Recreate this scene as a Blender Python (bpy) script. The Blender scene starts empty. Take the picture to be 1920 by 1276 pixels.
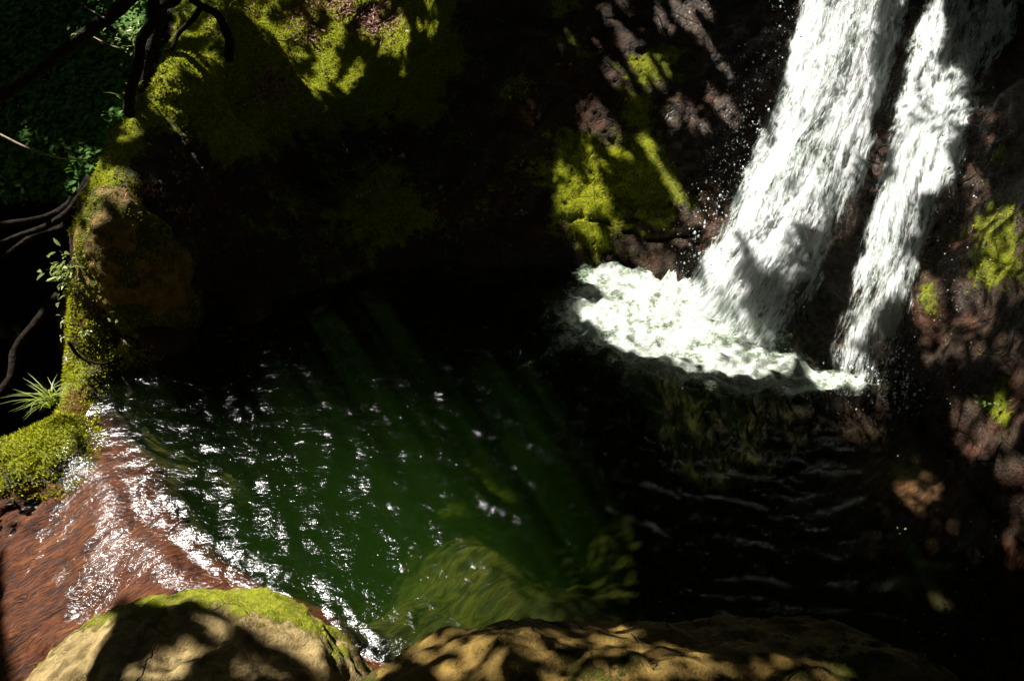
import bpy, math, random
import numpy as np
from mathutils import Vector
from mathutils.bvhtree import BVHTree

rng = np.random.default_rng(7)
random.seed(7)
C = bpy.context.scene.collection
R = math.radians

# ------------------------------------------------------------------ camera
CAM_H, PITCH, LENS = 2.6, 35.0, 28.0
FPX = 1920 * LENS / 36.0
cam_d = bpy.data.cameras.new("camera"); cam = bpy.data.objects.new("camera", cam_d); C.objects.link(cam)
cam.location = (0, 0, CAM_H); cam.rotation_euler = (R(90 - PITCH), 0, 0)
cam_d.lens = LENS; cam_d.sensor_width = 36; cam_d.clip_end = 500; cam_d.clip_start = 0.05
bpy.context.scene.camera = cam
cp, sp = math.cos(R(PITCH)), math.sin(R(PITCH))

def pdir(px, py):
    x = (px - 960) / FPX; y = -(py - 638) / FPX
    return (x, cp + y * sp, -sp + y * cp)
def W(px, py, z=0.0):
    d = pdir(px, py); t = (z - CAM_H) / d[2]
    return (d[0] * t, d[1] * t, z)
def project(P):
    P = np.asarray(P, float); x = P[:, 0]; y = P[:, 1]; z = P[:, 2] - CAM_H
    f = y * cp - z * sp; u = y * sp + z * cp
    f = np.where(np.abs(f) < 1e-6, 1e-6, f)
    return 960 + x / f * FPX, 638 - u / f * FPX, f

# ------------------------------------------------------------------ light
SUN_AZ, SUN_EL = 60.0, 54.0           # azimuth measured from +Y towards -X
SUN = np.array([-math.sin(R(SUN_AZ)) * math.cos(R(SUN_EL)), math.cos(R(SUN_AZ)) * math.cos(R(SUN_EL)), math.sin(R(SUN_EL))])
sun_d = bpy.data.lights.new("sun", 'SUN'); sun = bpy.data.objects.new("sun", sun_d); C.objects.link(sun)
sun_d.energy = 5.0; sun_d.angle = R(0.5); sun_d.color = (1.0, 0.96, 0.9)
sun.rotation_euler = Vector(SUN).to_track_quat('Z', 'Y').to_euler()
world = bpy.data.worlds.new("World"); bpy.context.scene.world = world; world.use_nodes = True
nt = world.node_tree; nt.nodes.clear()
sky = nt.nodes.new('ShaderNodeTexSky'); sky.sky_type = 'NISHITA'; sky.sun_disc = False
sky.sun_elevation = R(SUN_EL); sky.sun_rotation = R(-SUN_AZ)
bg = nt.nodes.new('ShaderNodeBackground'); bg.inputs[1].default_value = 0.05
wo = nt.nodes.new('ShaderNodeOutputWorld')
nt.links.new(sky.outputs[0], bg.inputs[0]); nt.links.new(bg.outputs[0], wo.inputs[0])
sc = bpy.context.scene
sc.view_settings.view_transform = 'Standard'; sc.view_settings.look = 'None'
sc.view_settings.exposure = 1.2; sc.view_settings.gamma = 1.0
sc.render.engine = 'CYCLES'
sc.cycles.use_denoising = True; sc.cycles.denoiser = 'OPENIMAGEDENOISE'; sc.cycles.denoising_input_passes = 'RGB_ALBEDO_NORMAL'
sc.cycles.max_bounces = 6; sc.cycles.diffuse_bounces = 2; sc.cycles.glossy_bounces = 2
sc.cycles.transparent_max_bounces = 16; sc.cycles.transmission_bounces = 3; sc.cycles.volume_bounces = 0
sc.cycles.sample_clamp_indirect = 3.0
sc.cycles.caustics_reflective = False; sc.cycles.caustics_refractive = False

# ------------------------------------------------------------------ noise
_perm = np.random.default_rng(3).permutation(256); _perm = np.concatenate([_perm, _perm, _perm])
_g = np.random.default_rng(4).normal(size=(256, 3)); _g /= np.linalg.norm(_g, axis=1)[:, None]
def noise(P):
    P = np.asarray(P, float); i = np.floor(P).astype(int); f = P - i
    u = f * f * f * (f * (f * 6 - 15) + 10); i &= 255; out = 0
    for dx in (0, 1):
        for dy in (0, 1):
            for dz in (0, 1):
                h = _perm[_perm[_perm[(i[:, 0] + dx) & 255] + ((i[:, 1] + dy) & 255)] + ((i[:, 2] + dz) & 255)]
                g = _g[h]; d = f - np.array([dx, dy, dz])
                w = (u[:, 0] if dx else 1 - u[:, 0]) * (u[:, 1] if dy else 1 - u[:, 1]) * (u[:, 2] if dz else 1 - u[:, 2])
                out = out + w * (g * d).sum(1)
    return out * 1.6
def fbm(P, o=4, lac=2.03, gain=0.5):
    a, s, r = 1.0, 0.0, 0.0
    P = np.asarray(P, float)
    for k in range(o):
        r = r + a * noise(P + 17.3 * k); s += a; a *= gain; P = P * lac
    return r / s
def ridged(P, o=4):
    a, s, r = 1.0, 0.0, 0.0
    P = np.asarray(P, float)
    for k in range(o):
        r = r + a * (1 - 2 * np.abs(noise(P + 9.1 * k))); s += a; a *= 0.5; P = P * 2.1
    return r / s
def sm(x, a, b):
    t = np.clip((x - a) / (b - a), 0, 1); return t * t * (3 - 2 * t)

# ------------------------------------------------------------------ mesh helpers
def mesh_np(name, V, F, mat=None, parent=None, smooth=True, attrs=None, uv=None):
    V = np.asarray(V, np.float32); me = bpy.data.meshes.new(name)
    F = np.asarray(F, np.int32); n = F.shape[1]
    me.vertices.add(len(V)); me.vertices.foreach_set("co", V.ravel())
    me.loops.add(F.size); me.loops.foreach_set("vertex_index", F.ravel())
    me.polygons.add(len(F)); me.polygons.foreach_set("loop_start", np.arange(0, F.size, n, dtype=np.int32))
    me.polygons.foreach_set("loop_total", np.full(len(F), n, np.int32))
    me.update(calc_edges=True)
    if smooth: me.polygons.foreach_set("use_smooth", np.ones(len(F), bool))
    for k, a in (attrs or {}).items():
        at = me.attributes.new(k, 'FLOAT', 'POINT'); at.data.foreach_set("value", np.asarray(a, np.float32))
    if uv is not None:
        l = me.uv_layers.new(name="UVMap"); l.data.foreach_set("uv", np.asarray(uv, np.float32)[F.ravel()].ravel())
    me.validate()
    o = bpy.data.objects.new(name, me); C.objects.link(o)
    if mat: me.materials.append(mat)
    if parent: o.parent = parent
    return o
def gridF(nu, nv):
    i = np.arange(nu - 1)[:, None] * nv + np.arange(nv - 1)[None, :]
    i = i.ravel(); return np.stack([i, i + nv, i + nv + 1, i + 1], 1)
def tag(o, label=None, cat=None, group=None, kind=None):
    if label: o["label"] = label
    if cat: o["category"] = cat
    if group: o["group"] = group
    if kind: o["kind"] = kind
    return o
def empty(name, loc=(0, 0, 0)):
    o = bpy.data.objects.new(name, None); C.objects.link(o); o.location = loc; o.empty_display_size = 0.1; return o
def child(o, parent):
    o.parent = parent; o.matrix_parent_inverse = parent.matrix_world.inverted()
    loc = Vector(parent.location); o.matrix_parent_inverse.translation = -loc
    return o

# ------------------------------------------------------------------ material helper
class M:
    def __init__(s, name):
        s.m = bpy.data.materials.new(name); s.m.use_nodes = True; s.t = s.m.node_tree; s.t.nodes.clear()
        s.out = s.t.nodes.new('ShaderNodeOutputMaterial')
    def n(s, typ, **kw):
        d = s.t.nodes.new(typ)
        for k, v in kw.items():
            if k.startswith('i_'):
                key = k[2:]; key = int(key) if key.isdigit() else key
                s.set(d.inputs[key], v)
            else: setattr(d, k, v)
        return d
    def set(s, inp, v):
        if isinstance(v, bpy.types.NodeSocket): s.t.links.new(v, inp)
        elif isinstance(v, (tuple, list)) and len(v) == 3 and inp.type == 'RGBA': inp.default_value = (*v, 1)
        else: inp.default_value = v
    def attr(s, name): return s.n('ShaderNodeAttribute', attribute_name=name).outputs['Fac']
    def co(s, scale=(1, 1, 1), kind='Object'):
        if kind == 'UV': v = s.n('ShaderNodeTexCoord').outputs['UV']
        else: v = s.n('ShaderNodeNewGeometry').outputs['Position']
        m = s.n('ShaderNodeMapping'); s.set(m.inputs['Vector'], v); m.inputs['Scale'].default_value = scale
        return m.outputs[0]
    def noise(s, scale, detail=5, rough=.55, vec=None, dist=0.0):
        d = s.n('ShaderNodeTexNoise'); d.inputs['Scale'].default_value = scale; d.inputs['Detail'].default_value = detail
        d.inputs['Roughness'].default_value = rough; d.inputs['Distortion'].default_value = dist
        s.set(d.inputs['Vector'], vec if vec is not None else s.co()); return d.outputs['Fac']
    def ramp(s, fac, a, b, ca=0.0, cb=1.0):
        d = s.n('ShaderNodeMapRange', interpolation_type='SMOOTHSTEP'); s.set(d.inputs[0], fac)
        for k, v in zip((1, 2, 3, 4), (a, b, ca, cb)): s.set(d.inputs[k], v)
        return d.outputs[0]
    def mix(s, f, a, b):
        d = s.n('ShaderNodeMix', data_type='RGBA'); s.set(d.inputs[0], f); s.set(d.inputs[6], a); s.set(d.inputs[7], b); return d.outputs[2]
    def math(s, op, a, b=0.0, c=0.0):
        d = s.n('ShaderNodeMath', operation=op); s.set(d.inputs[0], a); s.set(d.inputs[1], b); s.set(d.inputs[2], c); return d.outputs[0]
    def bump(s, h, strength=.5, dist=.01, normal=None):
        d = s.n('ShaderNodeBump'); d.inputs['Strength'].default_value = strength; d.inputs['Distance'].default_value = dist
        s.set(d.inputs['Height'], h)
        if normal is not None: s.set(d.inputs['Normal'], normal)
        return d.outputs[0]
    def pbsdf(s, col, rough=.8, normal=None, spec=.5):
        d = s.n('ShaderNodeBsdfPrincipled'); s.set(d.inputs['Base Color'], col); s.set(d.inputs['Roughness'], rough)
        s.set(d.inputs['Specular IOR Level'], spec)
        if normal is not None: s.set(d.inputs['Normal'], normal)
        return d.outputs[0]
    def surf(s, o): s.t.links.new(o, s.out.inputs['Surface']); return s.m

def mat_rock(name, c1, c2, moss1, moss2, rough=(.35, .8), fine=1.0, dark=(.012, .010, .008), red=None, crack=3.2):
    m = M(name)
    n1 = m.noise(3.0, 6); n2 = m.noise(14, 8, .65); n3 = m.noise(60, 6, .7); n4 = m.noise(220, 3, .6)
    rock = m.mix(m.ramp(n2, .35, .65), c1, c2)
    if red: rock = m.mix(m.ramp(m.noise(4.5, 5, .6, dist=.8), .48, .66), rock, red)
    rock = m.mix(m.attr('soil_shade'), rock, (.012, .009, .006)); rock = m.mix(m.ramp(m.noise(26, 6, .7, dist=.6), .56, .72), rock, dark)
    moss = m.mix(m.ramp(n3, .35, .65), moss1, moss2)
    mm = m.math('ADD', m.attr('moss'), m.math('MULTIPLY', m.math('SUBTRACT', n2, .5), 1.3))
    mm = m.math('ADD', mm, m.math('MULTIPLY', m.math('SUBTRACT', n3, .5), .9))
    mk = m.ramp(mm, .45, .6)
    wet = m.attr('wet')
    rg = m.math('ADD', m.ramp(n3, .3, .7, rough[0], rough[1]), m.math('MULTIPLY', mk, .25))
    rg = m.math('SUBTRACT', rg, m.math('MULTIPLY', wet, .3))
    ck = m.n('ShaderNodeTexVoronoi', feature='DISTANCE_TO_EDGE'); ck.inputs['Scale'].default_value = crack
    cw = m.n('ShaderNodeVectorMath', operation='ADD'); m.set(cw.inputs[0], m.co((1, 1, 1.8))); cn = m.n('ShaderNodeTexNoise'); cn.inputs['Scale'].default_value = 5; cn.inputs['Detail'].default_value = 5
    cs = m.n('ShaderNodeVectorMath', operation='SCALE'); m.set(cs.inputs[0], cn.outputs['Color']); cs.inputs['Scale'].default_value = .35; m.set(cw.inputs[1], cs.outputs[0]); m.set(ck.inputs['Vector'], cw.outputs[0])
    cl = m.math('MULTIPLY', m.ramp(ck.outputs['Distance'], .0, .018, 1.0, .0), m.ramp(m.noise(3.2, 3), .46, .58))
    rock = m.mix(m.math('MULTIPLY', cl, .85), rock, dark); lich = m.math('MULTIPLY', m.ramp(m.noise(75, 4, .7), .60, .68), m.ramp(m.noise(6, 3), .45, .6)); rock = m.mix(lich, rock, m.mix(.5, c2, dark))
    h0 = m.math('SUBTRACT', m.math('MULTIPLY', n2, 1.2), m.math('MULTIPLY', cl, .9))
    col = m.mix(mk, rock, moss)
    h = m.math('ADD', h0, m.math('MULTIPLY', n3, .5 * fine))
    h = m.math('ADD', h, m.math('MULTIPLY', n4, m.math('ADD', .10, m.math('MULTIPLY', mk, .35))))
    b = m.bump(h, .9, .03)
    return m.surf(m.pbsdf(col, rg, b, m.math('MULTIPLY', m.math('ADD', .2, m.math('MULTIPLY', wet, .3)), m.math('SUBTRACT', 1.0, m.attr('soil_shade')))))

MOSS_A, MOSS_B = (.30, .31, .001), (.11, .14, .001)
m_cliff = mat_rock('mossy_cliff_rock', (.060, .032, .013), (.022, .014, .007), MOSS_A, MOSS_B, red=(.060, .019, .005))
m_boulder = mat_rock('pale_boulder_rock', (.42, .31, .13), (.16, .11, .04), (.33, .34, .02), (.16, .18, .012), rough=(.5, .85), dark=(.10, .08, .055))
m_brown = mat_rock('brown_boulder_rock', (.30, .19, .045), (.14, .09, .022), (.13, .12, .014), (.07, .08, .012), rough=(.5, .8), dark=(.045, .035, .018))

def mat_simple(name, c1, c2, scale=20, rough=.8, bump=.4, dist=.01, spec=.4, vec=(1, 1, 1)):
    m = M(name); n = m.noise(scale, 6, .6, m.co(vec))
    return m.surf(m.pbsdf(m.mix(m.ramp(n, .35, .65), c1, c2), rough, m.bump(n, bump, dist), spec))
m_bark = mat_simple('dark_bark', (.026, .017, .009), (.008, .006, .004), 40, .95, .9, .02, .15)
m_twig = mat_simple('dry_twig', (.30, .22, .14), (.16, .12, .07), 60, .8, .5)
m_soil = mat_simple('dark_forest_soil', (.03, .022, .014), (.012, .010, .007), 8, .95, .9, .03)

def mat_leaf(name, c1, c2, trans=.35, rough=.45):
    m = M(name)
    f = m.attr('tint'); col = m.mix(f, c1, c2)
    p = m.pbsdf(col, rough, None, .4); t = m.n('ShaderNodeBsdfTranslucent'); m.set(t.inputs[0], m.mix(.5, col, (.22, .32, .005)))
    x = m.n('ShaderNodeMixShader'); x.inputs[0].default_value = trans; m.set(x.inputs[1], p); m.set(x.inputs[2], t.outputs[0])
    return m.surf(x.outputs[0])
m_leaf = mat_leaf('leaf_green', (.10, .20, .03), (.20, .30, .05))
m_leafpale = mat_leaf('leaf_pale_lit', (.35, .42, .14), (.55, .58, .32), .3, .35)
m_leafdark = mat_leaf('leaf_ground_cover', (.045, .14, .010), (.12, .28, .02), .3, .8)
m_shade_canopy = mat_leaf('leaf_shade_canopy', (.03, .06, .012), (.05, .09, .02), .12, .6)
m_grass = mat_leaf('grass_blade', (.20, .28, .03), (.38, .44, .08), .35)
m_moss = mat_leaf('moss_shoots', (.26, .27, .001), (.55, .53, .003), .3, .8)
m_litter = mat_leaf('dead_leaf_litter', (.16, .055, .035), (.42, .22, .16), .05, .7)
m_flower = mat_leaf('pale_pink_petal', (.75, .6, .7), (.8, .7, .8), .3, .6)

# ------------------------------------------------------------------ terrain height function (control points -> smooth surface)
WL = [(300,672),(400,600),(500,560),(600,530),(720,508),(850,497),(1000,500),(1100,512),(1180,530),(1250,555),(1340,615),
      (1440,665),(1520,700),(1600,735),(1680,752),(1760,800),(1830,870),(1880,940),(1960,1010),(2100,1110),(2300,1260)]
TOPS = {500:(560,0,1.18),600:(640,0,1.16),720:(760,0,1.24),850:(900,0,1.38),1000:(1040,0,1.40),1100:(1150,0,1.38),1180:(1240,0,1.38),
        1250:(1330,0,1.40),1340:(1480,0,1.42),1440:(1580,0,1.43),1520:(1680,0,1.44),1600:(1790,0,1.45),1680:(1900,0,1.50),
        1760:(1960,150,1.36),1830:(2010,280,1.25),1880:(2080,400,1.15),1960:(2180,520,1.1),2100:(2330,700,1.0),2300:(2560,860,.9)}
cps = []
for i, (px, py) in enumerate(WL):
    b = np.array(W(px, py)); cps.append(tuple(b))
    a = np.array(W(*WL[max(i-1, 0)])); c = np.array(W(*WL[min(i+1, len(WL)-1)])); t = (c - a)[:2]; t /= np.linalg.norm(t)
    inw = np.array([t[1], -t[0]])        # towards the pool
    q = b[:2] + inw * .14; cps.append((q[0], q[1], -.42 if px < 1500 else -.2))
    if px in TOPS:
        T = np.array(W(*TOPS[px])); 
        for k, bul in ((.33, .02), (.66, .03)):
            m_ = b * (1 - k) + T * k; m_[:2] += inw * bul; cps.append(tuple(m_))
        cps.append(tuple(T))
        o = -inw
        cps.append((T[0] + o[0] * .7, T[1] + o[1] * .7, T[2] + .42)); cps.append((T[0] + o[0] * 2.2, T[1] + o[1] * 2.2, T[2] + 1.25))
        cps.append((T[0] + o[0] * 5, T[1] + o[1] * 5, T[2] + 2.5))
# left ridge: crest, pool side and the far side falling into the gully
for p in [(190,345,.82),(250,230,1.0),(300,150,1.2),(360,80,1.34),(420,0,1.48)]:
    w = W(*p); cps.append(w)
    cps.append((w[0] - .22, w[1] + .02, w[2] - .45)); cps.append((w[0] - .55, w[1] + .05, w[2] - 1.25 if p[0] < 400 else w[2] - .7))
for p in [(155,450,.58),(150,540,.36),(150,620,.20),(140,700,.06),(330,300,.86),(430,200,.94),(520,100,1.03),(300,430,.62),(420,420,.62),
          (300,560,.30),(220,690,-.01),(235,640,.08),(200,720,-.12),(60,850,.04),(100,790,.06),(20,900,.02),(110,830,.0)]:
    cps.append(W(*p))
for x, y, z in [(-2.75,3.7,-.9),(-2.75,3.2,-1.0),(-2.85,2.8,-1.1),(-3.5,3,-1.9),(-3.2,2,-1.9),(-3.9,4.4,-1.6),(-3.1,4.9,-.9),(-3.5,5.7,-.05),(-3.5,6.4,.8),(-4,8,2.0),
                (-2.7,5.7,.7),(-5,5.2,-.8),(-5.2,3.4,-1.9),(-5.5,6.4,.8),(-6,9,2.4),(-2.6,7,1.6),(-8,5,.6),(-8,2,-.5),(-6,0,-1.2),(-3.2,.8,-1.6),(-2.2,.6,-1.2)]:
    cps.append((x, y, z))
LIP = np.array([(-2.6, 3.55)] + [W(*p)[:2] for p in [(135,765),(210,850),(240,900),(330,1010),(450,1095),(600,1160),(720,1245)]] + [(-.2, 1.45)])
for i in range(1, len(LIP) - 1):
    t = LIP[i+1] - LIP[i-1]; t /= np.linalg.norm(t); nin = np.array([-t[1], t[0]])
    if (nin @ (np.array([0, 3.0]) - LIP[i])) < 0: nin = -nin
    p = LIP[i]; f = 1 if i > 2 else .55; f = .62 if i >= 6 else f
    for d, z in ((0, -.035), (.13, -.16), (.34, -.80 * f), (.8, -1.2 * f)): cps.append((*(p + nin * d), z))
    for d, z in ((.16, -.06), (.32, -.10), (.6, -.18), (.95, -.32), (1.4, -.62)):
        if i >= 1 and i < 7: cps.append((*(p - nin * d), z))
for x, y, z in [(-.8,3.2,-1.3),(-.2,3.6,-1.3),(.1,2.9,-1.2),(.8,3.,-.9),(1.4,2.6,-.5),(1.9,2.4,-.28),(.4,2.1,-.72),W(890,1020,-.85),W(820,1040,-.85),W(960,1080,-.75),(*W(700,1100)[:2],-.8),(*W(850,1080)[:2],-.75),(*W(850,950)[:2],-.72),(*W(930,880)[:2],-.6),(*W(760,980)[:2],-.6),(*W(600,1000)[:2],-.75),(*W(600,850)[:2],-1.25),(*W(1050,1000)[:2],-.6),(1,2.0,-.5),(1.7,1.9,-.35),(0,1.75,-.6),
                (0,1.2,.1),(.6,1.3,.05),(1.2,1.45,.0),(1.8,1.4,.1),(2.6,1.4,.3),(0,.5,.5),(1,.4,.6),(-1,.6,.1),(-.8,1.2,-.1),(2.5,.2,1.2),(0,-1,.9),(0,-4,2),(5,0,2.6),(6,4,3.4),(-3,-3,0),(3,-4,3),
                (W(1690,860,-.12)),(W(1660,900,-.14))]:
    cps.append((x, y, z))
_cp = np.array(cps); 
_keep = [0]
for i in range(1, len(_cp)):
    if np.min(np.linalg.norm(_cp[_keep][:, :2] - _cp[i, :2], axis=1)) > .06: _keep.append(i)
_cp = _cp[_keep]
def _ker(r): return -np.sqrt(r * r + .17 ** 2)
def _fit(cp_):
    n = len(cp_); D = np.linalg.norm(cp_[:, None, :2] - cp_[None, :, :2], axis=2)
    A = np.zeros((n + 3, n + 3)); A[:n, :n] = _ker(D) + np.eye(n) * .03; A[:n, n] = 1; A[:n, n+1:] = cp_[:, :2]; A[n, :n] = 1; A[n+1:, :n] = cp_[:, :2].T
    return np.linalg.solve(A, np.concatenate([cp_[:, 2], [0, 0, 0]]))
_w = _fit(_cp)
def H(x, y):
    x = np.asarray(x, float).ravel(); y = np.asarray(y, float).ravel(); out = np.empty(len(x)); n = len(_cp)
    for s in range(0, len(x), 20000):
        xx = x[s:s+20000]; yy = y[s:s+20000]
        D = np.sqrt((xx[:, None] - _cp[None, :, 0]) ** 2 + (yy[:, None] - _cp[None, :, 1]) ** 2)
        out[s:s+20000] = _ker(D) @ _w[:n] + _w[n] + _w[n+1] * xx + _w[n+2] * yy
    return out
def lipdist(x, y):
    """signed distance to the outlet lip: + inside the pool"""
    best = np.full(len(x), 1e9); sg = np.ones(len(x))
    for a, b in zip(LIP[:-1], LIP[1:]):
        ab = b - a; t = np.clip(((x - a[0]) * ab[0] + (y - a[1]) * ab[1]) / (ab @ ab), 0, 1)
        dx = x - a[0] - t * ab[0]; dy = y - a[1] - t * ab[1]; d = np.hypot(dx, dy)
        cr = ab[0] * (y - a[1]) - ab[1] * (x - a[0]); s = np.where(d < best, np.sign(cr), sg)
        best = np.minimum(best, d); sg = s
    return best * sg

# fine terrain grid
gx = np.arange(-4.6, 3.6, .016); gy = np.concatenate([np.arange(1.0, 2.4, .02), np.arange(2.4, 6.2, .0115), np.arange(6.2, 8.5, .025)])
GX, GY = np.meshgrid(gx, gy, indexing='ij'); x = GX.ravel(); y = GY.ravel()
z = H(x, y); ld = lipdist(x, y)
onlip = (1 - sm(np.abs(ld), .1, .55)) * (1 - sm(x, -.3, .2)) * (x > -2.9)
gz = z.reshape(GX.shape); dzx = np.gradient(gz, gx, axis=0).ravel(); dzy = np.gradient(gz, gy, axis=1).ravel()
steep = np.hypot(dzx, dzy); N = np.stack([-dzx, -dzy, np.ones_like(z)], 1); N /= np.linalg.norm(N, axis=1)[:, None]
P = np.stack([x, y, z], 1)
calm = np.clip(1 - onlip * .85, 0, 1) * (1 - .35 * sm(-z, .1, .5))
right = sm(x, -.2, .5)
big = fbm(P * 1.7, 3) * .13 + ridged(P * 3.1 + 5, 4) * .055
med = ridged(P * 9 + 2, 4) * .022 + fbm(P * 22, 3) * .010
fin = fbm(P * 60, 3) * .0045
upl = sm(-x, .2, .8) * sm(y, 4.6, 5.2); disp = (big * (1 - .4 * right) * (1 - .5 * upl) + med + fin) * calm + fbm(P * 70, 3) * .002 + (1 - calm) * (.035 * fbm(P * 4.5, 4) + .012 * ridged(P * 12, 3)) * (P[:, 2] < .02)
# rounded moss cushions on the left part of the cliff
cush = np.zeros_like(z)
for (px, py, zz, r) in [(610,120,1.18,.22),(735,60,1.3,.13),(680,20,1.4,.16)]:
    c = np.array(W(px, py, zz)); d2 = ((P - c) ** 2).sum(1); cush += .09 * np.exp(-d2 / (r * .6) ** 2)
disp += cush
P = P + N * disp[:, None]
warp = np.stack([fbm(P * 2.3 + 31, 3), fbm(P * 2.3 + 57, 3), np.zeros_like(z)], 1) * .09 * (calm * sm(steep, .5, 2))[:, None]
P = P + warp
# a long crack low on the right wall
pu, pv, _ = project(P)
crack_y = 418 + 14 * np.sin(pu / 37.) + (pu - 1060) * .10 + 8 * noise(np.stack([pu / 25, pu * 0, pu * 0], 1))
ck = np.exp(-((pv - crack_y) / 4.5) ** 2) * sm(pu, 1050, 1080) * (1 - sm(pu, 1290, 1340)) * (P[:, 2] > 0)
P = P - N * (ck * .05)[:, None]
pu, pv, pf = project(P)
def blob(cx, cy, rx, ry, ang=0):
    a = R(ang); dx = pu - cx; dy = pv - cy
    return np.exp(-(((dx * math.cos(a) + dy * math.sin(a)) / rx) ** 2 + ((-dx * math.sin(a) + dy * math.cos(a)) / ry) ** 2))
moss = .12 + .50 * fbm(P * 3.3 + 3, 3) + .22 * N[:, 2]
moss = moss + .75 * (1 - sm(pu, 800, 900)) * (1 - sm(pv + .22 * np.abs(pu - 450), 200, 330)) + .10 * (1 - sm(pu, 700, 950)) + .3 * (1 - sm(pu, 200, 300))
moss -= .12 * sm(pu, 1560, 1700) ; moss -= .5 * np.exp(-((pu - 1480) / 170) ** 2)
moss += .30 * blob(1180,300,170,230) + .28 * blob(1860,560,110,260)
moss += .55 * (blob(1090,350,60,110) + blob(1230,320,35,90,-20) + blob(1880,480,60,90) + blob(1880,770,30,60) + blob(1240,110,60,40) + blob(1740,540,25,50) + blob(720,410,60,60))
moss -= .6 * (blob(690,30,50,50) + blob(520,160,45,40) + blob(1120,210,60,50) + blob(1170,60,60,60) + blob(1230,520,45,30) + blob(340,400,60,20))
mossy_dip = .9 * (.7 * blob(165,580,45,110) + blob(60,850,110,80) + blob(130,730,60,60) + blob(100,790,60,40))
moss = np.where(onlip > .2, -.5 + mossy_dip * 1.6, moss + mossy_dip)
moss = np.where(P[:, 2] < -.03, moss - 1.2 * sm(-P[:, 2], .03, .12), moss)
wet = sm(pu, 1150, 1350) * (1 - .3 * sm(pu, 1800, 1900)); wet = np.maximum(wet, (1 - sm(P[:, 2], 0, .15)) * .8)
# split the sheet in stream bed (pool floor, lip, outflow) and cliff
bedmask = ((P[:, 2] < -.02) & (x > -2.35 + 0 * x) & (y < 4.8) & (x > -2.6)) | ((onlip > .25) & (x < -.2) & (P[:, 2] < .06) & (mossy_dip < .25))
bedmask |= (ld < .05) & (x > -2.7) & (x < .1) & (y < 2.6) & (P[:, 2] < .0)
Fq = gridF(len(gx), len(gy))
fb = bedmask[Fq].sum(1) >= 3
TV, TF = P, Fq
def submesh(V, F, attrs):
    idx = np.unique(F); mp = np.full(len(V), -1); mp[idx] = np.arange(len(idx)); return V[idx], mp[F], {k: a[idx] for k, a in attrs.items()}
gul = sm(-P[:, 0], 2.46, 2.62) * sm(P[:, 1], 3.0, 3.3)
moss = moss - 1.5 * gul; depth_at = dict(moss=moss, wet=wet * (1 - gul), soil_shade=gul)  # gully soil blackened: its deep shade is put into the colour
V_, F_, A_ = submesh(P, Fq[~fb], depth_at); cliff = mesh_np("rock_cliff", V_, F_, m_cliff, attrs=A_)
tag(cliff, kind='structure')
terr_bvh = BVHTree.FromPolygons(P.tolist(), Fq.tolist())

# stream bed material: olive left side, right side darkened as in shade, brown algae near the lip
def mat_bed():
    m = M('stream_bed'); n1 = m.noise(5, 5, .6); n2 = m.noise(1, 6, .65, m.co((18, 18, 18)), 1.5)
    fl = m.n('ShaderNodeVectorRotate', rotation_type='Z_AXIS'); m.set(fl.inputs['Vector'], m.n('ShaderNodeNewGeometry').outputs['Position']); fl.inputs['Angle'].default_value = R(-42)
    mp = m.n('ShaderNodeMapping'); m.set(mp.inputs[0], fl.outputs[0]); mp.inputs['Scale'].default_value = (14, 110, 30)
    fib = m.noise(1.0, 6, .6, mp.outputs[0], 1.6)
    mp2 = m.n('ShaderNodeMapping'); m.set(mp2.inputs[0], fl.outputs[0]); mp2.inputs['Scale'].default_value = (4, 16, 6)
    fib2 = m.noise(1.0, 5, .6, mp2.outputs[0], 2.0)
    brown = m.mix(m.ramp(fib, .35, .65), (.011, .0026, .0005), (.165, .040, .003)); brown = m.mix(m.ramp(fib2, .55, .75), brown, (.20, .070, .006))
    brown = m.mix(m.ramp(fib2, .45, .28), brown, (.018, .005, .002))
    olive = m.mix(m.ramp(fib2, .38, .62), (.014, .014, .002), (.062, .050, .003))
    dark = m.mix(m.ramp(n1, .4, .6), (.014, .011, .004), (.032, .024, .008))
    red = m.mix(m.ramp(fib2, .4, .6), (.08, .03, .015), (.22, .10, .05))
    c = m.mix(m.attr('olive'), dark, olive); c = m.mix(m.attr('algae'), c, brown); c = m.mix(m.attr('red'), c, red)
    h = m.math('ADD', m.math('MULTIPLY', fib, .7), m.math('MULTIPLY', fib2, .8))
    return m.surf(m.pbsdf(c, .7, m.bump(h, .9, .02), .3))
algae = (1 - sm(ld + .16 * fbm(P * 5, 4), .05, .20)) * (x < .3) * sm(1 - onlip * 0, 0, 1)
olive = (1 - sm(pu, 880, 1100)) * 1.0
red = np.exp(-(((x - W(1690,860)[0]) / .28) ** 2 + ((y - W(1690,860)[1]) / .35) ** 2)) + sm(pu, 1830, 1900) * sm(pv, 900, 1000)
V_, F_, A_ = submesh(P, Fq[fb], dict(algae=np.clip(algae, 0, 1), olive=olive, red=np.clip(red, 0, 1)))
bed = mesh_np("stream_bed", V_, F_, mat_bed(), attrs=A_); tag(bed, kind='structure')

# coarse land all round (banks of the gorge, forest slope)
cx = np.arange(-16, 14.01, .25); cy = np.arange(-10, 20.01, .25); CX, CY = np.meshgrid(cx, cy, indexing='ij')
zz = H(CX.ravel(), CY.ravel()); rr = np.hypot(CX.ravel(), CY.ravel() - 3); zz = np.clip(zz, -4, 3.5 + rr * .1) + .12 * fbm(np.stack([CX.ravel(), CY.ravel(), zz], 1) * .8, 3) - .02
inner = (CX.ravel() > -4.5) & (CX.ravel() < 3.5) & (CY.ravel() > 1.1) & (CY.ravel() < 8.4)
Fc = gridF(len(cx), len(cy)); Fc = Fc[inner[Fc].sum(1) < 4]
zc = zz - .05 * inner
land = mesh_np("ground", np.stack([CX.ravel(), CY.ravel(), zc], 1), Fc, m_soil); tag(land, kind='structure')

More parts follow.
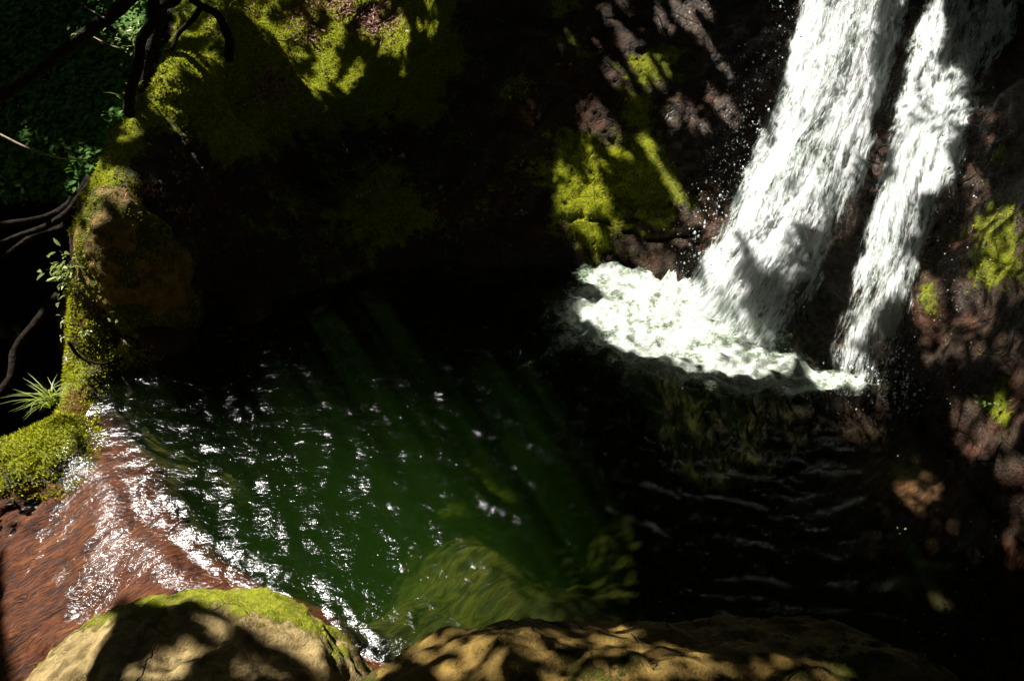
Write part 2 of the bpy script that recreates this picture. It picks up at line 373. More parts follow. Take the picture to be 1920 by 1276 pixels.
# ------------------------------------------------------------------ water
wx = np.arange(-3.0, 3.3, .0125); wy = np.arange(.95, 4.95, .0125); WX, WY = np.meshgrid(wx, wy, indexing='ij'); x = WX.ravel(); y = WY.ravel()
hb = H(x, y); ld = lipdist(x, y)
Pw = np.stack([x, y, x * 0], 1)
out = sm(-ld, -.02, .10) * (x < .1)
film = .010 + .010 * (fbm(Pw * 5, 2) + .5) + .012 * np.exp(-((ld + .1) / .12) ** 2)
src = np.array([1.15, 3.65]); r = np.hypot(x - src[0], y - src[1]); th = np.arctan2(y - src[1], x - src[0])
rw = r + .22 * fbm(Pw * 1.5, 3)
amp = .0048 * np.exp(-r / 3.2) + .0016
chop = fbm(Pw * np.array([7, 9, 1]) + 3, 4)
rw = rw + .06 * fbm(Pw * 6 + 4, 2)
wav = 1.75 * amp * (np.sin(rw * 2 * np.pi / .20) * np.clip(.2 + 1.3 * fbm(Pw * 2.2 + 9, 2), 0, 1) + .6 * np.sin(rw * 2 * np.pi / .11 + 3 * fbm(Pw * 3, 2)) * np.clip(.2 + 1.2 * fbm(Pw * 3 + 2, 2), 0, 1) + 2.0 * chop) + .0022 * fbm(Pw * 26, 3)
rot = np.stack([x * .74 + y * .67, -x * .67 + y * .74], 1)
flow = np.stack([rot[:, 0] * 9, rot[:, 1] * 30, x * 0], 1)
ofl = .006 * fbm(flow, 4) + .0022 * fbm(flow * 3.1, 3)
turb = np.exp(-((x - 1.05) ** 2 / 1.1 + (y - 3.5) ** 2 / .7)); wav += turb * (.032 * fbm(Pw * 6, 4) + .01 * ridged(Pw * 14, 3))
lipdrop = -.010 * sm(-ld, -.15, .02) * (x < .1)
z = (wav + lipdrop) * (1 - out) + out * (np.maximum(hb, -3) + film + ofl)
z = np.where(out > .5, np.minimum(z, .02), z)
waterV = np.stack([x, y, z], 1); z_water = z.reshape(len(wx), len(wy)).copy()
nu, nv = len(wx), len(wy)
# trim water cells that would float free: outside the lip only keep the outflow
okc = (ld > -1.6) & ~((x < -2.16) & (y > 2.60)) & ~((x < -2.0) & (y > 3.3)) & ~((ld < -.02) & (y > 3.15)) & ~((ld < -.05) & (x > -.25) )
Fw = gridF(nu, nv); Fw = Fw[okc[Fw].all(1)]
def mat_water():
    m = M('clear_water')
    fine = m.noise(1, 4, .6, m.co((40, 58, 40)), .6); fine2 = m.noise(1, 1, .5, m.co((70, 85, 70)))
    h = m.math('ADD', m.math('MULTIPLY', fine, 1.0), m.math('MULTIPLY', fine2, .25))
    of = m.attr('outflow'); h = m.math('MULTIPLY', h, m.math('ADD', .5, m.math('MULTIPLY', of, .35)))
    b = m.bump(h, .8, .0068)
    fr = m.n('ShaderNodeFresnel'); fr.inputs[0].default_value = 1.33; m.set(fr.inputs['Normal'], b)
    gl = m.n('ShaderNodeBsdfGlossy'); m.set(gl.inputs['Roughness'], m.math('ADD', .12, m.math('MULTIPLY', m.attr('outflow'), .0))); m.set(gl.inputs['Normal'], b)
    tr = m.n('ShaderNodeBsdfTransparent'); m.set(tr.inputs[0], (1, 1, 1))
    x = m.n('ShaderNodeMixShader'); m.set(x.inputs[0], fr.outputs[0]); m.set(x.inputs[1], tr.outputs[0]); m.set(x.inputs[2], gl.outputs[0])
    return m.surf(x.outputs[0])
m_water = mat_water()
idx = np.unique(Fw); mp = np.full(nu * nv, -1); mp[idx] = np.arange(len(idx))
water = mesh_np("pool_water", waterV[idx], mp[Fw], m_water, attrs=dict(outflow=out[idx]))
tag(water, kind='structure')
# murk: the green body of the pool below its surface
bx0, bx1, by0, by1 = -2.35, 2.3, 1.35, 4.6
def mat_murk():
    m = M('green_pool_body')
    v = m.n('ShaderNodeVolumePrincipled'); m.set(v.inputs['Color'], (.25, .75, .30)); v.inputs['Density'].default_value = .22
    m.set(v.inputs['Absorption Color'], (.25, .55, .12)); 
    a = m.n('ShaderNodeVolumeAbsorption'); m.set(a.inputs[0], (.52, .68, .08)); a.inputs[1].default_value = 1.1
    s = m.n('ShaderNodeVolumeScatter'); m.set(s.inputs[0], (.34, .85, .12)); s.inputs[1].default_value = .058
    ad = m.n('ShaderNodeAddShader'); m.set(ad.inputs[0], a.outputs[0]); m.set(ad.inputs[1], s.outputs[0])
    m.t.nodes.remove(v); m.t.links.new(ad.outputs[0], m.out.inputs['Volume']); return m.m
mm_murk = mat_murk()
ux = np.arange(-2.3, 2.6, .1); uy = np.arange(1.2, 4.7, .1); UX, UY = np.meshgrid(ux, uy, indexing='ij'); u_, v_ = UX.ravel(), UY.ravel()
hb2 = H(u_, v_); l2 = lipdist(u_, v_); okm = (l2 > .10) & (hb2 < -.05)
top = np.stack([u_, v_, u_ * 0 - .035], 1); bot = np.stack([u_, v_, np.minimum(hb2 - .25, -.3)], 1); nn = len(u_)
Fm = gridF(len(ux), len(uy)); Fm = Fm[okm[Fm].all(1)]
from collections import defaultdict
ec = defaultdict(int)
for f in Fm:
    for a, b in zip(f, np.roll(f, -1)): ec[(int(a), int(b))] += 1
side = [(a, a + nn, b + nn, b) for (a, b) in ec if (b, a) not in ec]
murkF = np.concatenate([Fm, Fm[:, ::-1] + nn, np.array(side)])
murk = mesh_np("pool_murk", np.concatenate([top, bot]), murkF, mm_murk, smooth=False)
tag(murk, "green murky water filling the deep part of the pool", kind='stuff')

# ------------------------------------------------------------------ boulders
import bmesh
_ico = {}
def ico(sub):
    if sub not in _ico:
        bm = bmesh.new(); bmesh.ops.create_icosphere(bm, subdivisions=sub, radius=1)
        _ico[sub] = (np.array([v.co[:] for v in bm.verts]), np.array([[v.index for v in f.verts] for f in bm.faces])); bm.free()
    return _ico[sub]
occ = [(P, Fq)]
def vnorm(V, F):
    n = np.cross(V[F[:, 1]] - V[F[:, 0]], V[F[:, 2]] - V[F[:, 0]]); o = np.zeros_like(V)
    for k in range(F.shape[1]): np.add.at(o, F[:, k], n)
    return o / (np.linalg.norm(o, axis=1)[:, None] + 1e-12)
def boulder(name, c, rad, rot=(0, 0, 0), seed=0, sub=6, mat=None, facets=9, amp=1.0, mossf=None, wetv=0.0, fold=.02, soft=9):
    D, F = ico(sub); r_ = np.random.default_rng(seed); c = np.array(c, float); rad = np.array(rad, float)
    nrm = r_.normal(size=(facets, 3)); nrm /= np.linalg.norm(nrm, axis=1)[:, None]; h = r_.uniform(.78, 1.0, facets)
    q = np.maximum(D @ nrm.T, 1e-3) / h; r = (np.sum(q ** soft, 1) + 1.0) ** (-1 / soft)
    V = D * r[:, None] * rad
    m = np.array(bpy.data.objects.new("t", None).matrix_world.to_3x3()) if 0 else None
    ax, ay, az = [R(a) for a in rot]
    Rx = np.array([[1,0,0],[0,math.cos(ax),-math.sin(ax)],[0,math.sin(ax),math.cos(ax)]]); Ry = np.array([[math.cos(ay),0,math.sin(ay)],[0,1,0],[-math.sin(ay),0,math.cos(ay)]]); Rz = np.array([[math.cos(az),-math.sin(az),0],[math.sin(az),math.cos(az),0],[0,0,1]])
    V = V @ (Rz @ Ry @ Rx).T + c
    n = vnorm(V, F); s = 1 / max(rad)
    d = (fbm(V * 1.6 * s + seed, 3) * .11 * max(rad) + ridged(V * np.array([1.2, 1.2, 3.2]) * 2.4 + seed, 4) * fold + fbm(V * 16 + seed, 3) * .012 + fbm(V * 60, 3) * .003
         - .012 * sm(noise(V * 22 + 3), .45, .8)) * amp
    V = V + n * d[:, None]; n = vnorm(V, F)
    ms = mossf(V, n) if mossf else np.full(len(V), -.5)
    o = mesh_np(name, V - c, F, mat, attrs=dict(moss=ms, wet=np.full(len(V), wetv))); o.location = c
    occ.append((V, F)); return o, V, F, n
b1, b1V, b1F, b1N = boulder("boulder", (-1.0, 1.22, -.13), (.76, .70, .62), (0, 0, -25), seed=5, sub=7, mat=m_boulder, facets=7, fold=.06,
    mossf=lambda V, n: -.02 + .75 * sm(V[:, 1] - 1.35, .0, .35) + .5 * fbm(V * 4, 3))
tag(b1, "pale tan boulder at the bottom left corner, sunlit with a rim of yellow moss", "boulder")
b2, b2V, b2F, b2N = boulder("boulder", (.58, 1.14, .13), (1.2, .60, .60), (0, 8, 4), seed=12, sub=7, mat=m_brown, facets=8, fold=.055,
    mossf=lambda V, n: .30 + .7 * fbm(V * 4, 3))
tag(b2, "broad brown pitted boulder in shade along the bottom edge of the view", "boulder")
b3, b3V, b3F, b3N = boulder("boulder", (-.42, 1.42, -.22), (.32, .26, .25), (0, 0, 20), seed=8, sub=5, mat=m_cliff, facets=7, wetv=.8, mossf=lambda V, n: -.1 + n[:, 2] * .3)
tag(b3, "dark wet rock between the pale boulder and the outlet of the pool", "boulder")
b4, b4V, b4F, b4N = boulder("boulder", (-2.07, 3.84, .26), (.30, .34, .62), (8, -4, 10), seed=21, mat=m_brown, facets=9, fold=.03,
    mossf=lambda V, n: .38 + 1.1 * fbm(V * 5, 3) + .25 * (V[:, 2] < .35))
tag(b4, "tall rock with yellow moss at the left end of the pool", "boulder")
b5, b5V, b5F, b5N = boulder("boulder", np.array(W(243, 655, .06)), (.055, .05, .07), (0, 0, 30), seed=3, sub=4, mat=m_boulder, facets=7, amp=.2, mossf=lambda V, n: n[:, 0] * 0 - .2)
tag(b5, "small grey stone poking out of bright moss at the left water edge", "stone")
b6, b6V, b6F, b6N = boulder("boulder", np.array(W(1893, 880, .05)), (.13, .12, .13), (0, 0, 30), seed=4, sub=5, mat=m_cliff, facets=7, amp=.5, wetv=.7, mossf=lambda V, n: n[:, 2] * .3 - .2)
tag(b6, "rounded wet brown stone at the foot of the right hand wall", "stone")
b7, b7V, b7F, b7N = boulder("boulder", np.array(W(35, 495, -.9)), (.13, .12, .09), (0, 0, 30), seed=6, sub=4, mat=m_boulder, facets=8, amp=.5, mossf=lambda V, n: n[:, 2] * .5 - .2)
tag(b7, "angular stone lying in the dark gully left of the mossy rock", "stone")

# everything solid so far, for dropping things on surfaces and for shading tests
def merged_bvh(lst):
    Vs, Fs, o = [], [], 0
    for V, F in lst:
        V = np.asarray(V)
        Vs.append(V); F = np.asarray(F)
        if F.shape[1] == 4: F = np.concatenate([F[:, [0, 1, 2]], F[:, [0, 2, 3]]])
        Fs.append(F + o); o += len(V)
    return BVHTree.FromPolygons(np.concatenate(Vs).tolist(), np.concatenate(Fs).tolist())
solid = merged_bvh(occ)
camO = Vector((0, 0, CAM_H))
def hit(px, py, bvh=None, default_z=0.0):
    r = (bvh or solid).ray_cast(camO, Vector(pdir(px, py)).normalized())
    if r[0] is None: return np.array(W(px, py, default_z)), np.array([0, 0, 1.])
    n = np.array(r[1]); 
    if n @ np.array(pdir(px, py)) > 0: n = -n
    return np.array(r[0]), n

# ------------------------------------------------------------------ waterfall
def mat_fall():
    m = M('falling_white_water')
    n1 = m.noise(1, 6, .62, m.co((20, 4.0, 1), 'UV'), .5); n2 = m.noise(1, 5, .65, m.co((75, 16, 1), 'UV'), .7); n3 = m.noise(1, 4, .6, m.co((5, 1.6, 1), 'UV'), .4)
    n4 = m.noise(1, 3, .6, m.co((190, 60, 1), 'UV'), .3)
    dn = m.attr('cover')
    t = m.math('ADD', m.math('MULTIPLY', m.math('SUBTRACT', n1, .5), 1.5), m.math('MULTIPLY', m.math('SUBTRACT', n2, .5), 1.3))
    t = m.math('ADD', t, m.math('MULTIPLY', m.math('SUBTRACT', n3, .5), 1.7)); t = m.math('ADD', t, m.math('MULTIPLY', m.math('SUBTRACT', n4, .5), .35)); t = m.math('ADD', t, dn)
    a = m.ramp(t, .38, .88)
    b = m.bump(m.math('ADD', n1, m.math('MULTIPLY', n2, .7)), .8, .028)
    col = m.mix(m.ramp(t, .5, 1.0), (.55, .65, .57), (.92, .93, .92))
    d = m.n('ShaderNodeBsdfDiffuse'); m.set(d.inputs[0], col); m.set(d.inputs[2 if len(d.inputs) > 2 else 1], b)
    tl = m.n('ShaderNodeBsdfTranslucent'); m.set(tl.inputs[0], (.75, .82, .76)); 
    x = m.n('ShaderNodeMixShader'); x.inputs[0].default_value = .35; m.set(x.inputs[1], d.outputs[0]); m.set(x.inputs[2], tl.outputs[0])
    g = m.n('ShaderNodeBsdfGlossy'); g.inputs['Roughness'].default_value = .25; m.set(g.inputs['Normal'], b)
    x1 = m.n('ShaderNodeMixShader'); x1.inputs[0].default_value = .05; m.set(x1.inputs[1], x.outputs[0]); m.set(x1.inputs[2], g.outputs[0])
    tr = m.n('ShaderNodeBsdfTransparent'); x2 = m.n('ShaderNodeMixShader'); m.set(x2.inputs[0], a); m.set(x2.inputs[1], tr.outputs[0]); m.set(x2.inputs[2], x1.outputs[0])
    return m.surf(x2.outputs[0])
m_fall = mat_fall()
def interp_path(path, t):
    p = np.array(path, float); k = np.linspace(0, 1, len(p)); return np.stack([np.interp(t, k, p[:, 0]), np.interp(t, k, p[:, 1])], -1)
def fall_sheet(name, left, right, dens, off, seed, parent, ns=90, nv=230):
    s = np.linspace(0, 1, ns); v = np.linspace(0, 1, nv); L = interp_path(left, v); Rr = interp_path(right, v)
    PX = L[None] * (1 - s[:, None, None]) + Rr[None] * s[:, None, None]
    V = np.empty((ns, nv, 3))
    step = 3
    cs = np.unique(np.append(np.arange(0, ns, step), ns - 1)); cv = np.unique(np.append(np.arange(0, nv, step), nv - 1)); G = np.empty((len(cs), len(cv), 3))
    for i, a in enumerate(cs):
        for j, b in enumerate(cv): G[i, j] = hit(PX[a, b, 0], PX[a, b, 1], terr_bvh)[0]
    for _ in range(14):
        K = G.copy(); K[1:-1] = (G[:-2] + 2 * G[1:-1] + G[2:]) / 4; G = K.copy(); K[:, 1:-1] = (G[:, :-2] + 2 * G[:, 1:-1] + G[:, 2:]) / 4; G = K
    for k in range(3):
        T = np.stack([np.interp(np.arange(nv), cv, G[i, :, k]) for i in range(len(cs))]); V[:, :, k] = np.stack([np.interp(np.arange(ns), cs, T[:, j]) for j in range(nv)], 1)
    V[:, :, 2] = np.where(V[:, :, 2] < -.04, -.04, V[:, :, 2])
    F = gridF(ns, nv); Vf = V.reshape(-1, 3); n = vnorm(Vf, F)
    if n[:, 1].mean() > 0: n = -n
    S, VV = np.meshgrid(s, v, indexing='ij'); S, VV = S.ravel(), VV.ravel()
    wid = np.linalg.norm(V[-1] - V[0], axis=1); ln = np.concatenate([[0], np.cumsum(np.linalg.norm(np.diff(V[ns // 2], axis=0), axis=1))])
    U = np.stack([(S - .5) * wid.mean() + seed * 3.1, np.tile(ln, ns)], 1)
    q = np.stack([U[:, 0] * 9, U[:, 1] * 2.2, U[:, 0] * 0 + seed], 1); q2 = np.stack([U[:, 0] * 34, U[:, 1] * 8, U[:, 0] * 0 + seed], 1)
    o = off(S, VV) + .045 * fbm(q, 4) + .016 * fbm(q2, 3)
    Vf = Vf + n * o[:, None]
    return mesh_np(name, Vf, F, m_fall, parent=parent, attrs=dict(cover=dens(S, VV, U)), uv=U), Vf, F
wf = empty("waterfall"); tag(wf, "white waterfall sliding down the dark rock wall into the pool", "waterfall")
mainL = [(1490,-110),(1465,30),(1425,170),(1380,270),(1322,410),(1268,500),(1212,566)]
mainR = [(1775,-110),(1742,10),(1702,150),(1662,300),(1618,460),(1572,580),(1515,692)]
def edge(S, a=.12): return sm(S, 0, a) * sm(1 - S, 0, a)
def dmain(S, V, U): 
    core = 1.08 - .75 * sm(S, .62, 1) * sm(V, .35, .8) - .22 * sm(V, .72, .95) * sm(S, .2, .6)
    e = edge(S, .13 + .12 * np.clip(fbm(np.stack([U[:, 0] * 0 + 3, U[:, 1] * 3, U[:, 0] * 2], 1), 3) + .5, 0, 1)); return -.68 + core * e + .55 * e - .2 * fbm(np.stack([U[:, 0] * 3, U[:, 1] * 1.2, U[:, 0] * 0], 1), 3)
o_, v_, f_ = fall_sheet("main_stream", mainL, mainR, dmain, lambda S, V: .02 + .05 * edge(S, .45) + .06 * V * edge(S, .4), 1, wf); o_["label"] = "thick white main stream"; occ.append((v_, f_)); mainV = v_
o_, v_, f_ = fall_sheet("main_stream", mainL, mainR, lambda S, V, U: dmain(S, V, U) - .42, lambda S, V: .05 + .09 * edge(S, .45) + .06 * V * edge(S, .4), 2, wf)
rightL = [(1700,-110),(1672,60),(1638,200),(1600,380),(1565,540),(1530,660),(1518,735)]
rightR = [(1990,-110),(1945,30),(1893,170),(1835,320),(1785,460),(1738,600),(1700,752)]
def dright(S, V, U): return -.62 + .75 * edge(S, .3) + .60 * edge(S, .13) - .25 * sm(V, .75, 1) + .35 * np.exp(-((V - .45) / .2) ** 2) * edge(S, .4)
o_, v_, f_ = fall_sheet("side_stream", rightL, rightR, dright, lambda S, V: .02 + .04 * edge(S, .4), 3, wf, ns=70); o_["label"] = "thinner right hand stream"
o_, v_, f_ = fall_sheet("side_stream", rightL, rightR, lambda S, V, U: dright(S, V, U) - .36, lambda S, V: .045 + .05 * edge(S, .4), 4, wf, ns=70)
gapL = [(1690,-50),(1640,150),(1600,300),(1560,450),(1500,580),(1430,670)]
gapR = [(1750,-50),(1720,100),(1690,260),(1640,430),(1600,580),(1550,720)]
o_, v_, f_ = fall_sheet("thin_veil", gapL, gapR, lambda S, V, U: -.04 + 0 * S + .2 * fbm(np.stack([U[:, 0] * 5, U[:, 1] * 1.5, U[:, 0] * 0 + 2], 1), 2), lambda S, V: .015 + S * 0, 5, wf, ns=50)

# ------------------------------------------------------------------ foam
def mat_foam():
    m = M('foam'); n1 = m.noise(7, 6, .6, None, .8); n2 = m.noise(30, 5, .65, None, .6)
    vo = m.n('ShaderNodeTexVoronoi', feature='DISTANCE_TO_EDGE'); vo.inputs['Scale'].default_value = 16; 
    wv = m.n('ShaderNodeVectorMath', operation='ADD'); m.set(wv.inputs[0], m.co()); nn = m.n('ShaderNodeTexNoise'); nn.inputs['Scale'].default_value = 6; sc_ = m.n('ShaderNodeVectorMath', operation='SCALE'); m.set(sc_.inputs[0], nn.outputs['Color']); sc_.inputs['Scale'].default_value = .25; m.set(wv.inputs[1], sc_.outputs[0]); m.set(vo.inputs['Vector'], wv.outputs[0])
    lace = m.ramp(vo.outputs['Distance'], .0, .09, .17, -.09)
    t = m.math('ADD', m.attr('cover'), m.math('MULTIPLY', m.math('SUBTRACT', n1, .5), 1.6)); t = m.math('ADD', t, m.math('MULTIPLY', m.math('SUBTRACT', n2, .5), .5)); t = m.math('ADD', t, lace)
    a = m.ramp(t, .22, 1.2)
    col = m.mix(m.ramp(t, .5, 1.3), (.22, .30, .18), (.70, .74, .66))
    d = m.n('ShaderNodeBsdfDiffuse'); m.set(d.inputs['Color'], col); m.set(d.inputs['Normal'], m.bump(m.math('ADD', n1, m.math('MULTIPLY', n2, .4)), .8, .03))
    tr = m.n('ShaderNodeBsdfTransparent'); x = m.n('ShaderNodeMixShader'); m.set(x.inputs[0], a); m.set(x.inputs[1], tr.outputs[0]); m.set(x.inputs[2], d.outputs[0]); return m.surf(x.outputs[0])
fx = np.arange(-.1, 2.6, .011); fy = np.arange(2.6, 4.7, .011); FX, FY = np.meshgrid(fx, fy, indexing='ij'); x, y = FX.ravel(), FY.ravel(); Q = np.stack([x, y, x * 0], 1)
fu, fv, _ = project(Q)
def pb(cx, cy, rx, ry, ang=0):
    a = R(ang); dx = fu - cx; dy = fv - cy; return np.exp(-(((dx * math.cos(a) + dy * math.sin(a)) / rx) ** 2 + ((-dx * math.sin(a) + dy * math.cos(a)) / ry) ** 2))
den = 1.0 * pb(1250,600,130,66,10) + .6 * pb(1300,650,230,85,14) + .35 * pb(1130,590,90,60,0) + .95 * pb(1310,680,150,42,18) + .8 * pb(1150,535,70,22,10) + .75 * pb(1200,640,150,45,0) + .55 * pb(1420,725,140,26,8) + .8 * pb(1590,745,75,18,3) + .45 * pb(1090,650,60,22,-25) + .35 * pb(1020,685,60,12,-25) + .4 * pb(1120,600,60,30,40) + .9 * pb(1330,590,120,60,30)
den += .75 * pb(1400,708,170,34,10) + .45 * pb(1310,738,210,26,8) + .5 * pb(1500,735,90,24,8)
den += .26 * pb(1270,690,340,110,8) + .2 * pb(1060,600,110,60,0)
den = np.minimum(den * 1.15, 1.35)
hz = .004 + np.minimum(den, 1) * (.05 + .07 * np.clip(fbm(Q * 7, 3) + .4, 0, 1)) + den * (.008 * ridged(Q * 9, 3) + .003 * fbm(Q * 40, 3)) 
wz = z_water; ii = np.clip((x - wx[0]) / .0125, 0, nu - 2); jj = np.clip((y - wy[0]) / .0125, 0, nv - 2); i0 = ii.astype(int); j0 = jj.astype(int)
hz = hz + wz[i0, j0] * (1 - (jj - j0)) + wz[i0, j0 + 1] * (jj - j0)
_fi = np.where(den > .04)[0]
for k_ in _fi:
    r_ = terr_bvh.ray_cast(Vector((x[k_], y[k_], .6)), Vector((0, 0, -1)))
    if r_[0] is not None and r_[0][2] < .14 and fv[k_] > 545: hz[k_] = max(hz[k_], r_[0][2] + .012 + .02 * min(den[k_], 1))
foamV = np.stack([x, y, hz], 1); Ff = gridF(len(fx), len(fy)); Ff = Ff[(den[Ff] > .04).any(1)]
V_, F_, A_ = submesh(foamV, Ff, dict(cover=den - .30)); foam = mesh_np("foam", V_, F_, mat_foam(), attrs=A_); tag(foam, "white churning foam on the pool where the waterfall lands", kind='stuff')

# ------------------------------------------------------------------ spray droplets
D4, F4 = ico(1)
def droplets(name, pts, rads, mat):
    Vs = (D4[None] * rads[:, None, None] * np.array([1, 1, 1.5]) + pts[:, None]).reshape(-1, 3); Fs = (F4[None] + np.arange(len(pts))[:, None, None] * len(D4)).reshape(-1, 3)
    return mesh_np(name, Vs, Fs, mat)
md = M('water_drop'); pd = md.n('ShaderNodeBsdfPrincipled'); md.set(pd.inputs['Base Color'], (.85, .87, .87)); pd.inputs['Roughness'].default_value = .15; m_drop = md.surf(pd.outputs[0])
pts, rads = [], []
for (cx, cy, sx, sy, n) in [(1395,260,22,60,160),(1380,330,25,45,110),(1430,170,22,70,90),(1462,60,20,60,70),(1340,400,22,50,110),(1310,470,16,40,90),(1670,700,25,40,160),(1700,740,40,20,90),(1290,560,40,30,200),(1830,330,30,120,50),(1790,520,25,100,60),(1350,600,60,40,160),(1600,720,50,20,120)]:
    for _ in range(n):
        px = cx + rng.normal() * sx; py = cy + rng.normal() * sy; h_, n_ = hit(px, py)
        h_ = h_ + n_ * rng.uniform(.02, .16); pts.append(h_); rads.append(min(.0085, .0014 + rng.exponential(.0016)))
spray = droplets("spray", np.array(pts), np.array(rads), m_drop); tag(spray, "white spray drops flying off the edges of the waterfall", kind='stuff')

# ------------------------------------------------------------------ tubes (trunks, roots, twigs)
def tube(name, pts, rads, mat, parent=None, seg=10, res=.04, rough=.12, seed=0):
    p = np.array(pts, float); r = np.array(rads, float)
    if len(p) == 2: p = np.array([p[0], p.mean(0), p[1]]); r = np.array([r[0], r.mean(), r[-1]])
    k = np.arange(len(p)); d = np.linalg.norm(np.diff(p, axis=0), axis=1).sum(); n = max(4, int(d / res)); t = np.linspace(0, len(p) - 1, n)
    ext = np.concatenate([[2 * p[0] - p[1]], p, [2 * p[-1] - p[-2]]]); i = np.minimum(t.astype(int), len(p) - 2); f = (t - i)[:, None]
    a, b, c, e = ext[i], ext[i+1], ext[i+2], ext[i+3]
    q = .5 * (2 * b + (c - a) * f + (2*a - 5*b + 4*c - e) * f**2 + (3*b - 3*c + e - a) * f**3); rr = np.interp(t, k, r)
    q = q + np.stack([noise(q * 4 + seed), noise(q * 4 + 20 + seed), noise(q * 4 + 40 + seed)], 1) * rr[:, None] * .6
    tg = np.gradient(q, axis=0); tg /= np.linalg.norm(tg, axis=1)[:, None]
    up = np.array([.31, .2, .93]); s1 = np.cross(tg, up); s1 /= np.linalg.norm(s1, axis=1)[:, None]; s2 = np.cross(tg, s1)
    th = np.linspace(0, 2 * np.pi, seg, endpoint=False)
    V = q[:, None] + rr[:, None, None] * (np.cos(th)[None, :, None] * s1[:, None] + np.sin(th)[None, :, None] * s2[:, None])
    V = V.reshape(-1, 3); cc = np.repeat(q, seg, 0); dd = (V - cc); rl = np.repeat(rr, seg)
    V = cc + dd * (1 + rough * 2.0 * fbm(V / (rl[:, None] * 1.5 + .02) * np.array([1, 1, .4]) + seed, 3))[:, None]
    j = np.arange(n - 1)[:, None] * seg + np.arange(seg)[None]; j2 = np.arange(n - 1)[:, None] * seg + (np.arange(seg)[None] + 1) % seg
    F = np.stack([j.ravel(), j2.ravel(), (j2 + seg).ravel(), (j + seg).ravel()], 1)
    V = np.concatenate([V, q[:1], q[-1:]]); m_ = len(V)
    cap1 = np.array([[m_ - 2, (k_ + 1) % seg, k_, m_ - 2] for k_ in range(seg)]); 
    Ft = np.concatenate([F[:, [0, 1, 2]], F[:, [0, 2, 3]], cap1[:, :3], np.array([[m_ - 1, (n - 1) * seg + k_, (n - 1) * seg + (k_ + 1) % seg] for k_ in range(seg)])])
    return mesh_np(name, V, Ft, mat, parent=parent), V, Ft
# ------------------------------------------------------------------ leaves
def leaves_mesh(name, pos, nrm, dirv, ln, wd, mat, parent=None, fold=.25, curl=.15, tint=None, simple=False):
    pos = np.asarray(pos, float); n = len(pos); nrm = np.asarray(nrm, float); dirv = np.asarray(dirv, float)
    dirv = dirv - nrm * (dirv * nrm).sum(1)[:, None]; dirv /= np.linalg.norm(dirv, axis=1)[:, None] + 1e-9; sd = np.cross(nrm, dirv)
    ln = np.broadcast_to(np.asarray(ln, float), (n,))[:, None]; wd = np.broadcast_to(np.asarray(wd, float), (n,))[:, None]
    tint = rng.random(n) if tint is None else tint
    if simple:
        V = np.stack([pos, pos + dirv * ln * .45 + sd * wd * .5, pos + dirv * ln, pos + dirv * ln * .45 - sd * wd * .5], 1); F = np.arange(n)[:, None] * 4 + np.array([[0, 1, 2, 3]])
        return mesh_np(name, V.reshape(-1, 3), F, mat, parent=parent, smooth=False, attrs=dict(tint=np.repeat(tint, 4)))
    up = nrm * wd * fold
    V = np.stack([pos, pos + dirv * ln * .30 + sd * wd * .45 + up, pos + dirv * ln * .65 + sd * wd * .40 + up - nrm * ln * curl * .3, pos + dirv * ln - nrm * ln * curl,
                  pos + dirv * ln * .65 - sd * wd * .40 + up - nrm * ln * curl * .3, pos + dirv * ln * .30 - sd * wd * .45 + up, pos + dirv * ln * .48 - nrm * ln * curl * .1], 1)
    t = np.array([[0, 1, 6], [1, 2, 6], [2, 3, 6], [3, 4, 6], [4, 5, 6], [5, 0, 6]]); F = (np.arange(n)[:, None, None] * 7 + t[None]).reshape(-1, 3)
    return mesh_np(name, V.reshape(-1, 3), F, mat, parent=parent, smooth=False, attrs=dict(tint=np.repeat(tint, 7)))
def unit(v): v = np.asarray(v, float); return v / (np.linalg.norm(v, axis=-1, keepdims=True) + 1e-9)

# ------------------------------------------------------------------ trees and roots at the upper left
def mossy_along(name, V, side, dens, parent, size=.014, mat=None):
    """moss shoots growing on the side of a trunk facing `side`"""
    c = V[:-2].reshape(-1, 10, 3); q = c.mean(1, keepdims=True); nr = unit(c - q); w = (nr @ unit(side)).reshape(-1); sel = np.where(w > .45)[0]
    idx = rng.choice(sel, dens); p = V[idx] + rng.normal(size=(dens, 3)) * .012; nn = nr.reshape(-1, 3)[idx]
    return leaves_mesh(name, p, unit(rng.normal(size=(dens, 3))), nn + rng.normal(size=(dens, 3)) * .5, rng.uniform(.6, 1.4, dens) * size, size * .45, mat or m_moss, parent=parent, simple=True)
t1 = empty("leaning_tree"); tag(t1, "dark leaning tree with a bare trunk, rooted on the ridge over the left rock", "tree")
T1P = [W(236,250,.96), W(248,180,1.2), W(262,90,1.48), W(282,-20,1.75), (-1.95,4.6,2.6), (-2.4,5.1,3.6), (-3.0,5.8,4.6)]
o_, tv, tf = tube("trunk", T1P, [.034,.028,.027,.028,.03,.03,.02], m_bark, t1, seed=1); occ.append((tv, tf))
o_["label"] = "bare dark trunk"
mossy_along("moss_cover", tv[:10*60], (1.0, -.2, .2), 1, t1) if 0 else None
for pr, rr in [([W(238,248,.97), W(205,320,.80), W(165,350,.62), W(130,395,.45), W(80,425,.34), W(-20,462,.25)], [.03,.028,.026,.026,.02,.014]),
           ([W(170,345,.62), W(130,385,.40), W(70,408,.42), W(-20,424,.42)], [.035,.03,.022,.016]),
           ([W(150,375,.5), W(120,420,.3), W(60,445,.25), W(-20,500,.1)], [.03,.028,.02,.016])]:
    tube("root", pr, rr, m_bark, t1, seed=len(pr))
t2 = empty("mossy_tree"); tag(t2, "brown trunk behind the leaning tree with a strip of bright moss down its left edge", "tree")
